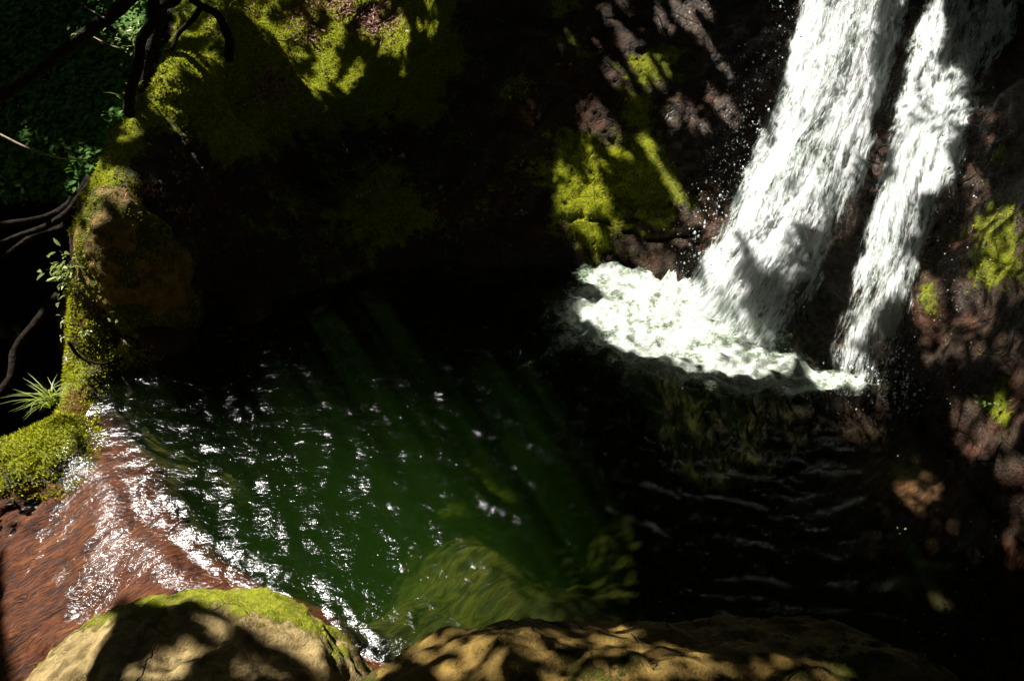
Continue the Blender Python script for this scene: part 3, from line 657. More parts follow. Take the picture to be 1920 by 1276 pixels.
def Wf(px, py, z, f=1.07):
    w = np.array(W(px, py, z)) - [0, 0, CAM_H]; w = w * f; return (w[0], w[1], w[2] + CAM_H)
T2P = [Wf(256,262,.95), Wf(262,200,1.14), Wf(280,100,1.40), Wf(302,20,1.60), Wf(336,-70,1.85), (-1.9,5.5,3.0), (-2.6,6.2,4.4)]
o_, tv2, tf2 = tube("trunk", T2P, [.036,.034,.034,.036,.036,.03,.02], m_bark, t2, seed=9); occ.append((tv2, tf2))
mossy_along("moss_strip", tv2[:10*26 + 2], (-1.0, -.35, .25), 4200, t2, .026)
br = empty("mossy_branch_tree"); tag(br, "thick dark branch crossing the green bank at the top left corner", "tree branch")
o_, tvb, tfb = tube("branch", [W(300,-70,1.9), W(235,10,1.66), W(160,62,1.48), (W(80,128,1.30)), W(-30,205,1.12), (-3.3,4.4,.9), (-4.2,5.1,-.1)], [.03,.036,.034,.030,.030,.04,.05], m_bark, br, seed=4); occ.append((tvb, tfb))
def twig(name, label, pts, r0, r1, mat=None):
    o, v, f = tube(name, pts, np.linspace(r0, r1, len(pts)), mat or m_twig, None, seg=6, res=.03, rough=.1, seed=len(pts)); tag(o, label, "twig"); return o
twig("hanging_twig", "long thin pale twig drooping across the green bank at the left edge", [W(-10,248,.95), W(60,280,.90), W(120,297,.86), W(186,300,.84)], .007, .004)
twig("bare_twig", "short bare twig reaching left from the leaning trunk below the lit leaves", [W(250,98,1.42), W(210,86,1.40), W(172,68,1.38)], .006, .003)
twig("bare_twig", "short bare twig above the thick branch near the top left corner", [W(196,34,1.62), W(175,22,1.60), W(160,13,1.6)], .005, .003)
twig("arched_root", "dark arching root over the sunlit grass at the top left", [W(330,-25,1.62), W(372,6,1.50), W(408,26,1.42), W(424,66,1.30), W(430,110,1.22)], .022, .03, m_bark)["category"] = "root"
twig("arched_root", "thinner dark root forking down left from the arching root on the grass bank", [W(378,8,1.5), W(362,34,1.42), W(334,62,1.32), W(318,100,1.24)], .018, .014, m_bark)["category"] = "root"
fb_ = twig("fallen_branch", "long fallen branch leaning in the dark gully at the far left", [W(112,556,-.05), W(62,612,-.12), W(34,652,-.2), W(26,700,-.3), W(-15,752,-.4)], .028, .03, m_bark); fb_["category"] = "branch"
twig("fallen_stick", "dark slanting stick crossing the lit moss of the left rock", [W(148,540,.50), W(172,575,.42), W(200,612,.33)], .006, .005, m_bark)
twig("fallen_stick", "dark fallen stick curving under the left rock to the bright moss tuft", [W(128,640,.20), W(150,668,.10), W(190,682,.06), W(232,672,.05)], .010, .007, m_bark)
twig("fallen_stick", "pair of thin sticks lying on the moss at the top of the cliff", [tuple(hit(510,75)[0] + (0, -.02, .02)), tuple(hit(535,82)[0] + (0, -.03, .03)), tuple(hit(560,68)[0] + (0, -.02, .02))], .005, .004)

# ------------------------------------------------------------------ plants
def sprig(name, label, cat, base, nrm, n, ln, wd, mat, spread=.06, stems=2, droop=.35, group=None, grow=None):
    e = empty(name, tuple(base)); tag(e, label, cat, group)
    pos, nr, dr = [], [], []; base = np.array(base); nrm = unit(nrm)
    SV, SF, so = [], [], 0
    for k in range(stems):
        g = unit(nrm * .8 + (np.array(grow) if grow is not None else np.array([0, -.1, .5])) + rng.normal(size=3) * .35); L = spread * rng.uniform(.7, 1.2)
        m_ = max(1, n // stems)
        for j in range(m_):
            t = (j + 1) / m_; q = base + g * L * t + np.array([0, 0, -droop * L * t * t])
            a = rng.uniform(0, 2 * math.pi) if m_ > 2 else rng.uniform(-.5, .5); s1 = unit(np.cross(g, [0.2, .3, 1])); s2 = np.cross(g, s1)
            out_ = unit(s1 * math.cos(a) * (1 if j % 2 else -1) + s2 * math.sin(a) * .5 + g * .6 - np.array([0, 0, .3]))
            pos.append(q); dr.append(out_); nr.append(unit(np.array([0, -.45, .9]) + rng.normal(size=3) * .25))
        q0 = base - g * .01; q1 = base + g * L + np.array([0, 0, -droop * L]); mid = (q0 + q1) / 2 + np.array([0, 0, droop * L * .2])
        p3 = np.array([q0, mid, q1]); w_ = .0012 + L * .006
        for c_ in p3: SV += [c_ + [w_, 0, 0], c_ + [-w_ / 2, w_, 0], c_ + [-w_ / 2, -w_, 0]]
        for r_ in range(2):
            for s_ in range(3): SF.append([so + r_*3 + s_, so + r_*3 + (s_+1) % 3, so + (r_+1)*3 + (s_+1) % 3, so + (r_+1)*3 + s_])
        so += 9
    lv = leaves_mesh("leaves", np.array(pos) - base, nr, dr, rng.uniform(.75, 1.2, len(pos)) * ln, rng.uniform(.85, 1.15, len(pos)) * wd, mat, parent=e)
    st = mesh_np("stem", np.array(SV) - base, np.array(SF), m_leafdark, parent=e)
    return e
SP = [ # px, py, leaves, length, width, mat, label
 (690,209,4,.055,.026,'l',"two broad drooping leaves on the dark cliff, level with the lit moss cushion"),
 (718,245,1,.050,.022,'l',"single hanging oval leaf on the dark cliff right of the two broad leaves"),
 (692,278,7,.028,.014,'l',"cluster of small green leaves below the single hanging oval leaf"),
 (718,293,5,.032,.016,'l',"group of roundish green leaves at the centre of the dark cliff"),
 (739,286,3,.026,.012,'p',"small bright yellow green sprig in the middle of the dark cliff"),
 (784,160,2,.040,.017,'l',"narrow green leaf pair hanging right of the brightest moss streak"),
 (835,130,2,.034,.014,'l',"lone pointed leaf on the bare black rock right of the moss streak"),
 (940,41,2,.034,.013,'l',"pair of upright slender leaves high on the black rock face"),
 (781,8,4,.032,.017,'l',"small leaf cluster at the very top edge of the cliff above the round moss cushion"),
 (756,68,2,.030,.018,'p',"round pale leaf just right of the round lit moss cushion"),
 (741,126,2,.034,.013,'p',"narrow lit leaf under the round moss cushion"),
 (852,49,2,.024,.013,'l',"tiny leaf pair on the dark rock right of the round pale leaf"),
 (854,177,5,.024,.011,'l',"thin spreading sprig below the lone pointed leaf"),
 (831,203,5,.024,.012,'l',"faint green sprig low beside the thin spreading sprig"),
 (658,320,8,.024,.013,'l',"dense patch of small leaves left of the central cliff plants"),
 (641,340,2,.032,.012,'p',"pale pointed leaf standing at the side of the dense leaf patch"),
 (670,372,8,.024,.012,'p',"lit trailing sprig hanging lowest in the middle of the cliff"),
 (542,226,5,.024,.013,'p',"pale small leaved sprig at the foot of the left moss streak"),
 (519,267,5,.026,.013,'l',"dim leaf cluster halfway down the left part of the cliff"),
 (487,288,5,.026,.012,'l',"dim leaf cluster farthest left on the shaded cliff"),
 (448,354,3,.026,.015,'l',"small leaf rosette above the dark corner of the pool"),
 (594,408,4,.020,.010,'l',"tiny sprig low on the cliff close to the dark water"),
 (824,357,6,.028,.014,'l',"green sprig under the dark rock ledge, right of centre"),
 (918,361,7,.028,.014,'l',"yellowish green sprig hanging low between the ledge and the lit wall"),
 (986,399,5,.028,.016,'l',"green clover like leaf at the shaded foot of the lit wall"),
 (992,156,4,.034,.016,'l',"dark green leaf pair on the shaded rock left of the striped light"),
 (1047,127,2,.034,.016,'l',"single green leaf just left of the uppermost light stripes"),
 (1008,331,3,.024,.012,'l',"tiny green leaf beside the left border of the lit wall"),
 (620,154,6,.036,.018,'p',"bright pale leaves growing at the lower edge of the big lit moss cushion"),
 (1862,762,4,.022,.013,'l',"fresh bright green leaflets on the mossy corner of the right wall"),
 (1884,764,3,.016,.010,'l',"tiny pair of green leaflets right of the fresh leaflets on the right wall"),
 (232,600,5,.022,.010,'l',"faint green sprig on the shaded side of the left rock"),
 (240,622,5,.024,.008,'p',"small lit blades above the grey stone at the water edge"),
 (175,620,9,.024,.011,'p',"lit leafy tuft hanging over the lower part of the left rock"),
]
for px, py, n, ln, wd, mt, lab in SP:
    h_, n_ = hit(px, py); sprig("cliff_plant" if px > 260 else "rock_plant", lab, "plant", h_ + n_ * .01, n_, n, ln, wd, m_leaf if mt == 'l' else m_leafpale, spread=.03 + .012 * n, stems=1 if n < 4 else 2)
sb = (np.array(W(142,505,.50)))
e = empty("leafy_shrub", tuple(sb)); tag(e, "pale sunlit leafy shrub leaning out to the left of the mossy rock", "shrub")
pos, nr, dr = [], [], []
for (px, py, z_, n) in [(112,470,.58,9),(100,492,.54,16),(86,506,.50,12),(120,500,.55,14),(108,520,.48,12),(124,530,.46,14),(128,545,.42,10),(118,560,.38,9)]:
    tip = np.array(W(px, py, z_)); st0 = sb + (tip - sb) * .1
    for j in range(n):
        t = .25 + .85 * j / n; q = sb + (tip - sb) * t + rng.normal(size=3) * .018; pos.append(q - sb); dr.append(unit((tip - sb) / np.linalg.norm(tip - sb) * .8 + rng.normal(size=3) * .5 - np.array([0, 0, .35]))); nr.append(unit(SUN * .8 + rng.normal(size=3) * .35))
    tube("stem", [(0, 0, 0), tuple((tip - sb) * .5 + (0, 0, .015)), tuple(tip - sb)], [.003, .0025, .0015], m_bark, e, seg=5)
leaves_mesh("leaves", pos, nr, dr, rng.uniform(.038, .062, len(pos)), rng.uniform(.014, .022, len(pos)), m_leafpale, parent=e)
for (bx, by, bz, lx, ly, nl, lab) in [(140,612,.24,118,600,8,"small white lit sprig left of the rock, below the leafy shrub"),(262,75,1.46,238,62,60,"bunch of pale sunlit leaves on the left of the leaning trunk"),(160,62,1.5,138,58,16,"few lit leaflets in front of the thick dark branch"),(138,632,.16,118,628,5,"narrow green leaves sticking out left of the rock base"),(155,420,.66,143,420,7,"arching blades of fern on top of the small left knob")]:
    b_ = np.array(W(bx, by, bz)); tp = np.array(W(lx, ly, bz - .02)); e = empty("leafy_sprig", tuple(b_)); tag(e, lab, "plant")
    t_ = rng.random(nl); sc_ = .075 if nl > 40 else (.03 if nl > 10 else .018)
    pos = (tp - b_) * (.35 + .8 * t_)[:, None] + rng.normal(size=(nl, 3)) * sc_ * np.array([.5, 1, .7]) ; 
    leaves_mesh("leaves", pos, unit(SUN + rng.normal(size=(nl, 3)) * .5), rng.normal(size=(nl, 3)) + np.array([-.8, 0, -.4]), rng.uniform(.022, .04, nl), rng.uniform(.009, .015, nl), m_leafpale, parent=e)
    tube("stem", [(0, 0, 0), tuple((tp - b_) * .6), tuple((tp - b_) * 1.1)], [.003, .002, .001], m_bark, e, seg=5)
fl = np.array(W(136,664,.12)); e = empty("wild_flower", tuple(fl)); tag(e, "tiny pale pink flower beside the lit base of the left rock", "flower")
leaves_mesh("petals", [np.array(W(125,665 + k * 3,.12)) - fl for k in range(6)], unit(SUN + rng.normal(size=(6, 3)) * .4), rng.normal(size=(6, 3)), .026, .013, m_flower, parent=e)
tube("stem", [(0, 0, 0), tuple(np.array(W(125,668,.12)) - fl)], [.002, .001], m_leafdark, e, seg=5)

def grass(name, label, base, n, L, spread, mat, wid=.006, lean=(0, 0, 0), cat="grass tuft", sx=1.0):
    V, F = [], []; tn = []
    for k in range(n):
        a = rng.uniform(0, 2 * math.pi); d = np.array([math.cos(a), math.sin(a), 0]); l = L * rng.uniform(.6, 1.2); up = rng.uniform(.5, 1.1); b = rng.normal(size=3) * spread * np.array([1, 1, .2]); s = np.cross(d, [0, 0, 1]) * wid / 2
        o = len(V)
        for j, t in enumerate((0, .25, .5, .75, 1)):
            q = b + d * l * (.15 * t + .75 * t * t) * sx + np.array([0, 0, 1]) * l * up * (t - .62 * t * t) + np.array(lean) * l * t; w_ = (1 - t ** 2)
            V += [q + s * w_, q - s * w_]
        for j in range(4): F.append([o + 2*j, o + 2*j + 1, o + 2*j + 3, o + 2*j + 2])
        tn += [rng.random()] * 10
    o = mesh_np(name, V, F, mat, smooth=False, attrs=dict(tint=tn)); o.location = base; tag(o, label, cat); return o
grass("grass_tuft", "tuft of long arching grass blades above the mossy edge at the far left", W(100,752,.10), 46, .17, .022, m_grass, .006, (-.25, 0, .1))
grass("grass_tuft", "sunlit grass clump on the slope at the top left between the roots", hit(345,20)[0] + (0, 0, .0), 90, .15, .10, m_grass, .006)
grass("grass_tuft", "hanging strands of pale grass at the very top, right of the leaning trunk", W(318,-25,1.62), 26, .16, .02, m_leafpale, .004, (0, 0, -1.0))
grass("grass_tuft", "lit fern blades on the left side of the leaning trunk", W(236,190,1.12), 14, .11, .010, m_grass, .006, (-.5, 0, -.1))
grass("grass_tuft", "short fern blades low on the left side of the leaning trunk", W(226,225,1.02), 16, .07, .015, m_grass, .006, (-.5, 0, -.2))
grass("grass_tuft", "wiry grass clump at the top edge, left of the sloping moss", hit(395,10)[0], 60, .12, .08, m_grass, .005)

# ------------------------------------------------------------------ moss shoots, dead leaves, ground cover
def sample_surface(V, F, n, weight=None):
    V = np.asarray(V); F = np.asarray(F)
    a, b, c = V[F[:, 0]], V[F[:, 1]], V[F[:, 2]]; ar = np.linalg.norm(np.cross(b - a, c - a), axis=1)
    if weight is not None: ar = ar * weight[F].mean(1)
    i = rng.choice(len(F), n, p=ar / ar.sum()); u = rng.random((n, 2)); fl_ = u.sum(1) > 1; u[fl_] = 1 - u[fl_]
    p = a[i] + (b[i] - a[i]) * u[:, :1] + (c[i] - a[i]) * u[:, 1:]; nn = unit(np.cross(b[i] - a[i], c[i] - a[i])); nn[nn[:, 2] < -.3] *= -1
    return p, nn
pu, pv, pf = project(P)
inview = (pf > 0) & (pu > -60) & (pu < 1980) & (pv > -60) & (pv < 1340)
wm = np.clip(moss - .35 + .5 * fbm(P * 14, 3), 0, 1) * inview * (P[:, 2] > .0) * np.where(pu < 1000, 1.0, .35) * (x.size and 1)
FT = Fq[:, :3]
gully = (P[:, 0] < -2.25 - .0 * P[:, 1]) & (P[:, 1] > 3.9)
gully = gul > .4; wm = np.where(gully | (P[:, 0] < -2.6), 0, wm)
mp_, mn_ = sample_surface(P, FT, 70000, wm)
def moss_shoots(name, p, n, size, label, mat=m_moss):
    k = len(p); o = leaves_mesh(name, p - n * .004, unit(rng.normal(size=(k, 3)) + .001), n + rng.normal(size=(k, 3)) * .6, rng.uniform(.5, 1.5, k) * size, size * .4, mat, simple=True); tag(o, label, kind='stuff'); return o
moss_shoots("moss", mp_, mn_, .017, "yellow green moss covering the cliff on the left and the foot of the right wall")
wl = np.where(mossy_dip > .25, 1.0, 0) * inview * (P[:, 2] > -.1)
p_, n_ = sample_surface(P, FT, 16000, wl); moss_shoots("moss", p_, n_, .018, "bright moss mat on the low bank left of the brown outlet")
w4 = np.clip(fbm(b4V * 5, 3) + .25 + .25 * (b4V[:, 2] < .4), 0, 1); p_, n_ = sample_surface(b4V, b4F, 11000, w4 ** 2); moss_shoots("moss", p_, n_, .015, "moss growing on the tall rock at the left end of the pool")
w1 = sm(b1V[:, 1], 1.5, 1.85) * sm(fbm(b1V * 6, 3), -.15, .1); p_, n_ = sample_surface(b1V, b1F, 9000, w1); moss_shoots("moss", p_, n_, .008, "thin moss rim along the far edge of the pale boulder")
hp = np.array([hit(240 + rng.normal() * 22, 668 + rng.normal() * 9)[0] for _ in range(900)]); hn = np.tile([0, -.3, .9], (900, 1)) + rng.normal(size=(900, 3)) * .4
moss_shoots("moss", hp, unit(hn), .026, "bright moss tuft round the small grey stone at the water edge")
# dead leaves
def litter(label, spots, n, size=.03):
    pos, nr = [], []
    for _ in range(n):
        cx, cy, sx, sy = spots[rng.integers(len(spots))]; h_, n_ = hit(cx + rng.normal() * sx, cy + rng.normal() * sy)
        pos.append(h_ + n_ * rng.uniform(.002, .022)); nr.append(unit(n_ + rng.normal(size=3) * .55))
    o = leaves_mesh("leaf_litter", pos, nr, rng.normal(size=(n, 3)), rng.uniform(.5, 1.4, n) * size, rng.uniform(.10, .45, n) * size, m_litter, curl=.5); tag(o, label, kind='stuff')
litter("reddish dead needles and leaves caught between the moss at the top of the cliff", [(680,28,45,26),(650,8,35,14),(720,45,22,20)], 1100, .036)
litter("reddish dead leaves in the hollow left of the lit moss cushion", [(520,158,22,20),(500,172,20,14),(565,30,22,22),(585,60,14,20)], 750, .034)
litter("dead leaves on the ridge at the top left and on top of the left rock", [(470,20,30,18),(420,45,22,14),(280,360,26,8),(340,395,18,6),(222,150,10,12),(275,160,14,12)], 420, .032)
litter("scattered fallen leaves on the shaded cliff", [(600,300,150,90),(760,340,130,60),(480,330,90,50)], 90, .03)
# ground cover on the far bank
gn = 30000; xx = rng.uniform(-5.0, -2.15, gn * 2); yy = rng.uniform(4.3, 8.3, gn * 2)
zz_ = H(xx, yy); gp = np.stack([xx, yy, zz_], 1); u_, v_, f_ = project(gp)
keep = (u_ < 262 + 40 * rng.random(gn * 2)) & (u_ > -80) & (v_ > -60) & (v_ < 400 - .0 * u_) & ((fbm(gp * 1.6, 3) + .35 * rng.random(gn * 2)) > -.08) & ~((v_ > 395 - 70 * (u_ > 180)))
gp = gp[keep]; k = len(gp); gp[:, 2] += rng.uniform(.0, .10, k) + .05
gc = leaves_mesh("ground_cover", gp, unit(np.array([0, -.35, .9]) + rng.normal(size=(k, 3)) * .28), rng.normal(size=(k, 3)), rng.uniform(.035, .07, k), rng.uniform(.03, .05, k), m_leafdark, fold=.1)
tag(gc, "round green leaves carpeting the shaded bank at the upper left", kind='stuff')
# floating leaf flecks on the right of the pool
fp = np.array([W(rng.normal(1760, 90), rng.normal(1010, 110), .006) for _ in range(70)]); fp = fp[H(fp[:, 0], fp[:, 1]) < -.05]
o = leaves_mesh("floating_leaves", fp, unit(np.array([0, 0, 1]) + rng.normal(size=(len(fp), 3)) * .05), rng.normal(size=(len(fp), 3)), rng.uniform(.006, .018, len(fp)), rng.uniform(.005, .010, len(fp)), m_leafpale, fold=.05, curl=.02); tag(o, "tiny leaf flecks floating on the dark water at the right", kind='stuff')
fp = np.array([W(rng.normal(416, 16), rng.normal(628, 7), .006) for _ in range(7)])
o = leaves_mesh("floating_leaves", fp, np.tile([0, 0, 1.], (7, 1)), rng.normal(size=(7, 3)), .05, .022, m_leaf, fold=.05, curl=.02); tag(o, "few green leaves floating on the black water below the cliff", kind='stuff')

# ------------------------------------------------------------------ added leaves overhead, shaped to let the sun through in chosen patches
NOCANOPY = False
LIT_E = [ # cx, cy, rx, ry, angle, strength
 (330,12,75,42,0,1),(290,60,40,22,-30,.9),
 (410,92,42,14,-35,1),(380,118,22,10,-30,1),(455,55,24,18,-20,1),(495,22,42,24,-20,1),(560,25,22,30,10,.8),(596,48,26,34,15,1),(612,112,40,40,0,1.1),(585,90,20,40,10,1),(560,170,20,48,-30,1),(522,155,40,22,-15,1),(640,165,16,30,0,.9),
 (660,25,55,26,0,1),(710,38,34,26,0,1),(735,62,22,32,0,1.1),(745,112,10,20,-25,.9),(700,90,10,20,0,.6),(265,228,40,8,-45,.7),(222,352,26,22,-30,1),(285,358,30,5,20,.8),(335,398,30,4,38,.7),
 (190,360,14,30,15,1),(175,415,14,36,10,1),(152,460,12,30,0,1),(178,545,32,80,-8,1.2),(165,600,34,70,0,1.2),(135,668,16,14,0,1),(240,668,34,16,-15,1),(185,655,12,8,0,.7),(215,672,24,8,0,.7),
 (122,730,34,48,30,1),(60,845,90,66,-35,1.2),(95,745,40,34,0,1),(20,900,50,60,0,1),(20,720,14,30,0,.8),(88,580,6,14,0,.7),
 (120,300,70,4,8,.6),(210,90,24,4,20,.5),(185,28,14,5,30,.5),(35,395,36,4,-10,.6),
 (1085,265,14,42,-10,1),(1070,320,26,40,10,1),(1082,385,34,44,-10,1.1),(1110,440,46,40,-20,1),(1130,340,14,60,-25,1),(1115,215,16,36,-30,.9),(1215,125,44,22,35,1),(1180,85,22,36,-20,.9),(1148,20,26,26,0,1),(1255,22,22,34,0,1),(1310,35,22,34,-20,.9),(1240,310,18,44,-28,1),(1215,275,14,24,-20,1),(1262,370,16,34,-30,1),
 (1335,190,12,34,-20,.9),(1372,212,10,30,-25,.8),(1308,130,8,14,0,.8),(1225,478,50,46,0,.7),(1240,520,38,32,0,.9),(1150,480,26,26,0,.8),(1340,380,14,34,-20,.6),(996,210,9,20,0,1),(1068,90,8,24,-15,.4),(1120,60,12,34,-20,.4),(1190,440,60,14,12,.7),(1180,130,40,50,-30,1),(1290,240,30,60,-28,.8),(1160,260,20,50,-28,.8),(1340,120,20,50,-20,.7),(1290,420,24,50,-28,.6),(470,70,50,24,-35,1),(650,90,40,50,0,.9),(520,60,30,40,-20,.9),(800,30,16,40,0,.5),(480,215,20,14,0,.7),(560,215,14,22,-30,.8),
 (1545,130,44,110,10,1.3),(1600,60,40,90,15,1.2),(1500,230,44,60,10,1.2),(1590,240,36,120,12,1.2),(1460,350,62,80,10,1.3),(1540,360,60,60,20,1.2),(1410,440,60,60,10,1.3),(1370,520,40,30,10,1),(1470,480,30,46,10,.8),(1310,550,60,30,-20,1),(1510,70,26,110,8,1),(1350,450,26,60,10,1.1),(1420,300,14,50,10,.7),
 (1740,90,34,80,12,1),(1730,210,48,74,15,1.1),(1740,340,44,52,15,1.2),(1680,440,46,70,15,1.2),(1650,540,40,60,15,1.1),(1610,650,40,60,12,.9),(1600,735,60,22,0,1.1),(1790,220,22,70,15,.8),(1650,300,30,60,15,.5),
 (1135,535,50,20,20,1),(1230,580,80,42,20,1.3),(1290,610,80,30,20,1.2),(1310,665,80,22,10,1.1),(1215,670,46,16,20,.8),(1450,720,60,14,8,.4),(1340,590,60,30,20,.8),(1330,660,200,60,10,.7),(1215,622,110,26,5,1.2),(1300,640,60,26,10,1),(1180,620,50,24,0,.7),
 (1830,360,16,50,-10,.8),(1735,560,30,50,-20,1),(1830,560,34,50,-10,.8),(1880,440,40,46,0,.9),(1885,520,44,40,0,.8),(1790,640,60,36,-20,.6),(1890,660,20,30,0,.5),(1884,785,20,42,0,1),(1895,876,22,20,0,1),(1828,800,36,50,-20,.8),(1800,180,12,40,0,.5),(1850,230,10,40,0,.4),(1815,450,24,24,0,.6),(1915,745,14,40,0,.6),
 (1690,855,34,18,0,.6),(1700,985,12,8,0,.5),(1700,920,120,60,0,.06),(1906,975,24,40,0,.6),
 (300,1112,60,6,4,.9),(330,1225,34,14,-15,.8),(290,1262,40,14,0,.8),(480,1250,40,10,15,.5),(400,1175,24,4,25,.5),(1020,1235,260,36,5,.42),(880,1262,60,14,0,.7),(1250,1235,120,8,10,.45),(1500,1262,90,8,8,.4),(1120,1190,60,6,0,.4)]
LIT_P = [ # polygons: points, strength
 ([(-60,860),(60,800),(150,740),(235,760),(300,900),(345,1000),(450,1075),(640,1150),(735,1262),(640,1262),(500,1190),(420,1140),(330,1085),(200,1085),(110,1170),(20,1290),(-60,1300)], 1.3),
 ([(-60,1320),(20,1260),(100,1190),(170,1140),(205,1150),(180,1200),(140,1276),(120,1330),(-60,1330)], 1.4),
]
LIT_E = [(a, b, c * (1.3 if a < 800 and b < 640 else 1), d * (1.3 if a < 800 and b < 640 else 1), e_, g_ * (.8 if a > 1700 and 150 < b < 1000 and a != 1740 else 1)) for a, b, c, d, e_, g_ in LIT_E]
def litval(px, py, f=5.3):
    e = .030 * FPX / np.clip(f, 1.2, 9)
    q = np.stack([px / 42, py / 42, px * 0], 1); px = px + 11 * fbm(q, 3); py = py + 11 * fbm(q + 50, 3)
    L = np.zeros(len(px))
    for cx_, cy_, rx_, ry_, an, st in LIT_E:
        a = R(an); dx = px - cx_; dy = py - cy_; e2 = ((dx * math.cos(a) + dy * math.sin(a)) / (rx_ + e)) ** 2 + ((-dx * math.sin(a) + dy * math.cos(a)) / (ry_ + e)) ** 2
        L = np.maximum(L, np.where(e2 < 1, st, 0))
    st_ = fbm(np.stack([(px * .87 - py * .5) / 26, (px * .5 + py * .87) / 120, px * 0 + 7], 1), 3)
    L = np.where((px > 940) & (px < 1420) & (py < 530) & (L > .3), np.where(st_ > -.12, L, 0), L)
    s2_ = fbm(np.stack([(px * .8 + py * .3) / 30, (py * .9 - px * .3) / 46, px * 0 + 3], 1), 3)
    L = np.where((px > 290) & (px < 800) & (py < 330) & (L > .3), np.where(s2_ > -.10, L, 0), L)
    for poly, st in LIT_P:
        any_ = np.zeros(len(px), bool); n = len(poly)
        for ox, oy in ((0, 0), (1, 0), (-1, 0), (0, 1), (0, -1)):
            qx = px + ox * e; qy = py + oy * e; ins = np.zeros(len(px), bool)
            for i in range(n):
                (x1, y1), (x2, y2) = poly[i], poly[(i+1) % n]
                c = ((y1 > qy) != (y2 > qy)) & (qx < (x2 - x1) * (qy - y1) / (y2 - y1 + 1e-9) + x1); ins ^= c
            any_ |= ins
        ins = any_
        L = np.maximum(L, np.where(ins, st, 0))
    return L
def sun_leaves(lp, parent):  # shading leaves, turned to the sun to block it
    k = len(lp); nr = unit(SUN + rng.normal(size=(k, 3)) * .25); d = rng.normal(size=(k, 3)); d = unit(d - nr * (d * nr).sum(1)[:, None]); ln = rng.uniform(.058, .076, k)
    leaves_mesh("shade_crown", lp - d * ln[:, None] * .5, nr, d, ln, rng.uniform(.040, .052, k), m_shade_canopy, parent=parent, simple=True)
OPEN = [(sb + np.array([-.10, 0, .02]), .13), (sb + np.array([-.04, 0, -.12]), .10), (np.array(W(242, 62, 1.46)), .09), (np.array(W(138, 58, 1.5)), .04), (np.array(W(118, 600, .24)), .05),
        (np.array(W(128, 664, .12)), .05), (np.array(W(95, 735, .16)), .12), (np.array(W(225, 190, 1.1)), .05), (np.array(W(222, 225, 1.0)), .05)]  # sun rays kept free of shading leaves so these plants are lit
OPEN += [((np.array(T2P[i]) * (1 - k_) + np.array(T2P[i+1]) * k_) + np.array([-.03, 0, .0]), .045) for i in range(4) for k_ in (0, .33, .66)]
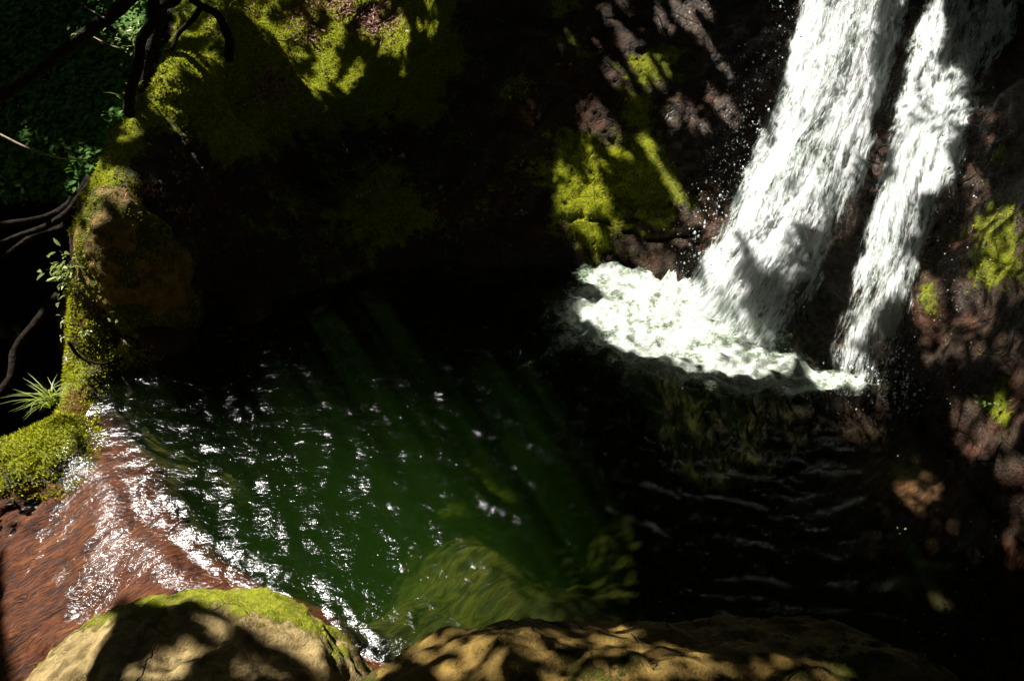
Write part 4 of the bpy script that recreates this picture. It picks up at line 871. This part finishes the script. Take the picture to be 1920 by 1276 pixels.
if not NOCANOPY:
    wtop = np.stack([np.array([-2.3, 3.4, 3.4, -2.3]), np.array([.9, .9, 5.2, 5.2]), np.zeros(4)], 1)
    wp = (wtop, np.array([[0, 1, 2, 3]])); all_bvh = merged_bvh(occ + [wp])
    # drop back faces of the list above: the first hit along the sun ray is what the leaf shades
    cell = .041; ax_ = np.arange(-4.6, 4.2, cell); ay_ = np.arange(.6, 7.6, cell)
    AX, AY = np.meshgrid(ax_, ay_, indexing='ij'); crowns = []
    down = Vector(-SUN)
    for layer in range(6):
        q = np.stack([AX.ravel(), AY.ravel(), np.full(AX.size, .4)], 1); q[:, :2] += rng.uniform(-.5, .5, (len(q), 2)) * cell
        s_ = rng.uniform(4.6, 6.0, len(q)) + .5 * fbm(q * .8 + layer, 2); pos = q + SUN * s_[:, None]
        Hh = np.array([(lambda r: tuple(r[0]) if r[0] is not None else (99, 99, 0))(all_bvh.ray_cast(Vector(p_), down)) for p_ in pos])
        miss = Hh[:, 0] > 50; u_, v_, f_ = project(Hh); L = litval(u_, v_, f_)
        off_ = miss | (f_ < .1) | (u_ < -40) | (u_ > 1960) | (v_ < -40) | (v_ > 1316)
        # leaves thinned over the pool so that sun reaches the water
        onw = (Hh[:, 2] < .03) & ~off_ & (v_ > 560)
        gap = fbm(Hh * np.array([8, 8, 0]) + 11, 3)
        G_ = np.exp(-(((u_ - 590) / 370) ** 2 + ((v_ - 980) / 290) ** 2) ** 1.8); mot = fbm(Hh * np.array([9, 9, 0]) + 31, 3)
        Lp = np.clip(1.25 * G_ + .5 * mot * (G_ < .75) * (u_ < 820) - .05, 0, .97); Lp = np.where((v_ < 900) & (u_ < 1000) & (v_ > 640), np.maximum(Lp, np.clip(.35 + 1.3 * gap, 0, .8)), Lp)
        Lp = np.maximum(Lp, np.where((gap > .27) & (v_ < 830), .3, .0)); L = np.where(onw, np.maximum(L, Lp), L)
        L = np.where(off_, .03, L)
        keepl = rng.random(len(L)) < np.clip((1 - np.clip(L, 0, 1) ** (1 / 6)) / .57, 0, 1)
        for pt_, r_ in OPEN:
            dv = pos - pt_; tt_ = dv @ SUN; keepl &= (np.linalg.norm(dv - tt_[:, None] * SUN, axis=1) > r_ + .03)
        crowns.append(pos[keepl])
    leafpos = np.concatenate(crowns); print("crown leaves", len(leafpos))
    parts_ = [(t1, leafpos[:, 0] < -3.6, "dark leaning tree"), (t2, (leafpos[:, 0] >= -3.6) & (leafpos[:, 0] < -1.0), "")]
    for tr_, mk, _ in parts_:
        lp = leafpos[mk]; k = len(lp)
        sun_leaves(lp, tr_)
    t3 = empty("added_shade_tree"); tag(t3, "added unseen tree over the waterfall, its leaves placed to dapple the sun", "tree")
    lp = leafpos[leafpos[:, 0] >= -1.0]; k = len(lp)
    tube("trunk", [(3.9, 8.5, 3.0), (3.2, 8.2, 4.6), (1.8, 7.8, 5.4), (.3, 7.0, 5.6)], [.16, .13, .10, .05], m_bark, t3)  # unseen trunk added to carry the shading leaves
    sun_leaves(lp, t3)
    # added leaf roof out of view, coarse, with gaps, to cut sky light
    n_ = 60000; a_ = rng.uniform(0, 2 * math.pi, n_); r_ = np.sqrt(rng.random(n_)) * 13; far = np.stack([r_ * np.cos(a_), 3 + r_ * np.sin(a_), rng.uniform(5.5, 8, n_)], 1)
    g_ = fbm(far * np.array([.45, .45, .2]), 3); far = far[g_ > FOREST_GAP if 'FOREST_GAP' in globals() else g_ > -.40]
    tt = (far[:, 2] - .5) / SUN[2]; foot = far - SUN * tt[:, None]; far = far[~((foot[:, 0] > -4.7) & (foot[:, 0] < 4.4) & (foot[:, 1] > .3) & (foot[:, 1] < 7.7))]
    t4 = empty("added_sky_screen", (6.5, 2, 2.5)); tag(t4, "added unseen leaf roof with a trunk beyond the right wall, cutting sky light", "tree"); k = len(far)
    tube("trunk", [(0, 0, 0), (-.3, .2, 2.5), (-1.2, .4, 4.4)], [.2, .17, .1], m_bark, t4)
    leaves_mesh("shade_crown", far - np.array([6.5, 2, 2.5]), unit(np.array([0, 0, 1]) + rng.normal(size=(k, 3)) * .5), rng.normal(size=(k, 3)), rng.uniform(.30, .45, k), rng.uniform(.18, .26, k), m_shade_canopy, parent=t4, simple=True)
    n_ = 26000; a_ = rng.uniform(0, 2 * math.pi, n_); r_ = rng.uniform(9.5, 13, n_); ring = np.stack([r_ * np.cos(a_), 3 + r_ * np.sin(a_), rng.uniform(.5, 8.5, n_)], 1)  # leaf ring added all round against low sky light
    t5 = empty("added_sky_screen", (-9.5, -2, -1)); tag(t5, "added unseen ring of leaves round the scene, cutting low sky light", "tree"); k = len(ring)
    tube("trunk", [(0, 0, 0), (.1, .2, 3.5), (.3, .4, 7)], [.2, .17, .1], m_bark, t5)
    rad_ = unit(ring * np.array([1, 1, 0]) - np.array([0, 3, 0]))
    leaves_mesh("shade_crown", ring - np.array([-9.5, -2, -1]), unit(rad_ + rng.normal(size=(k, 3)) * .4), rng.normal(size=(k, 3)), rng.uniform(.35, .55, k), rng.uniform(.22, .32, k), m_shade_canopy, parent=t5, simple=True)
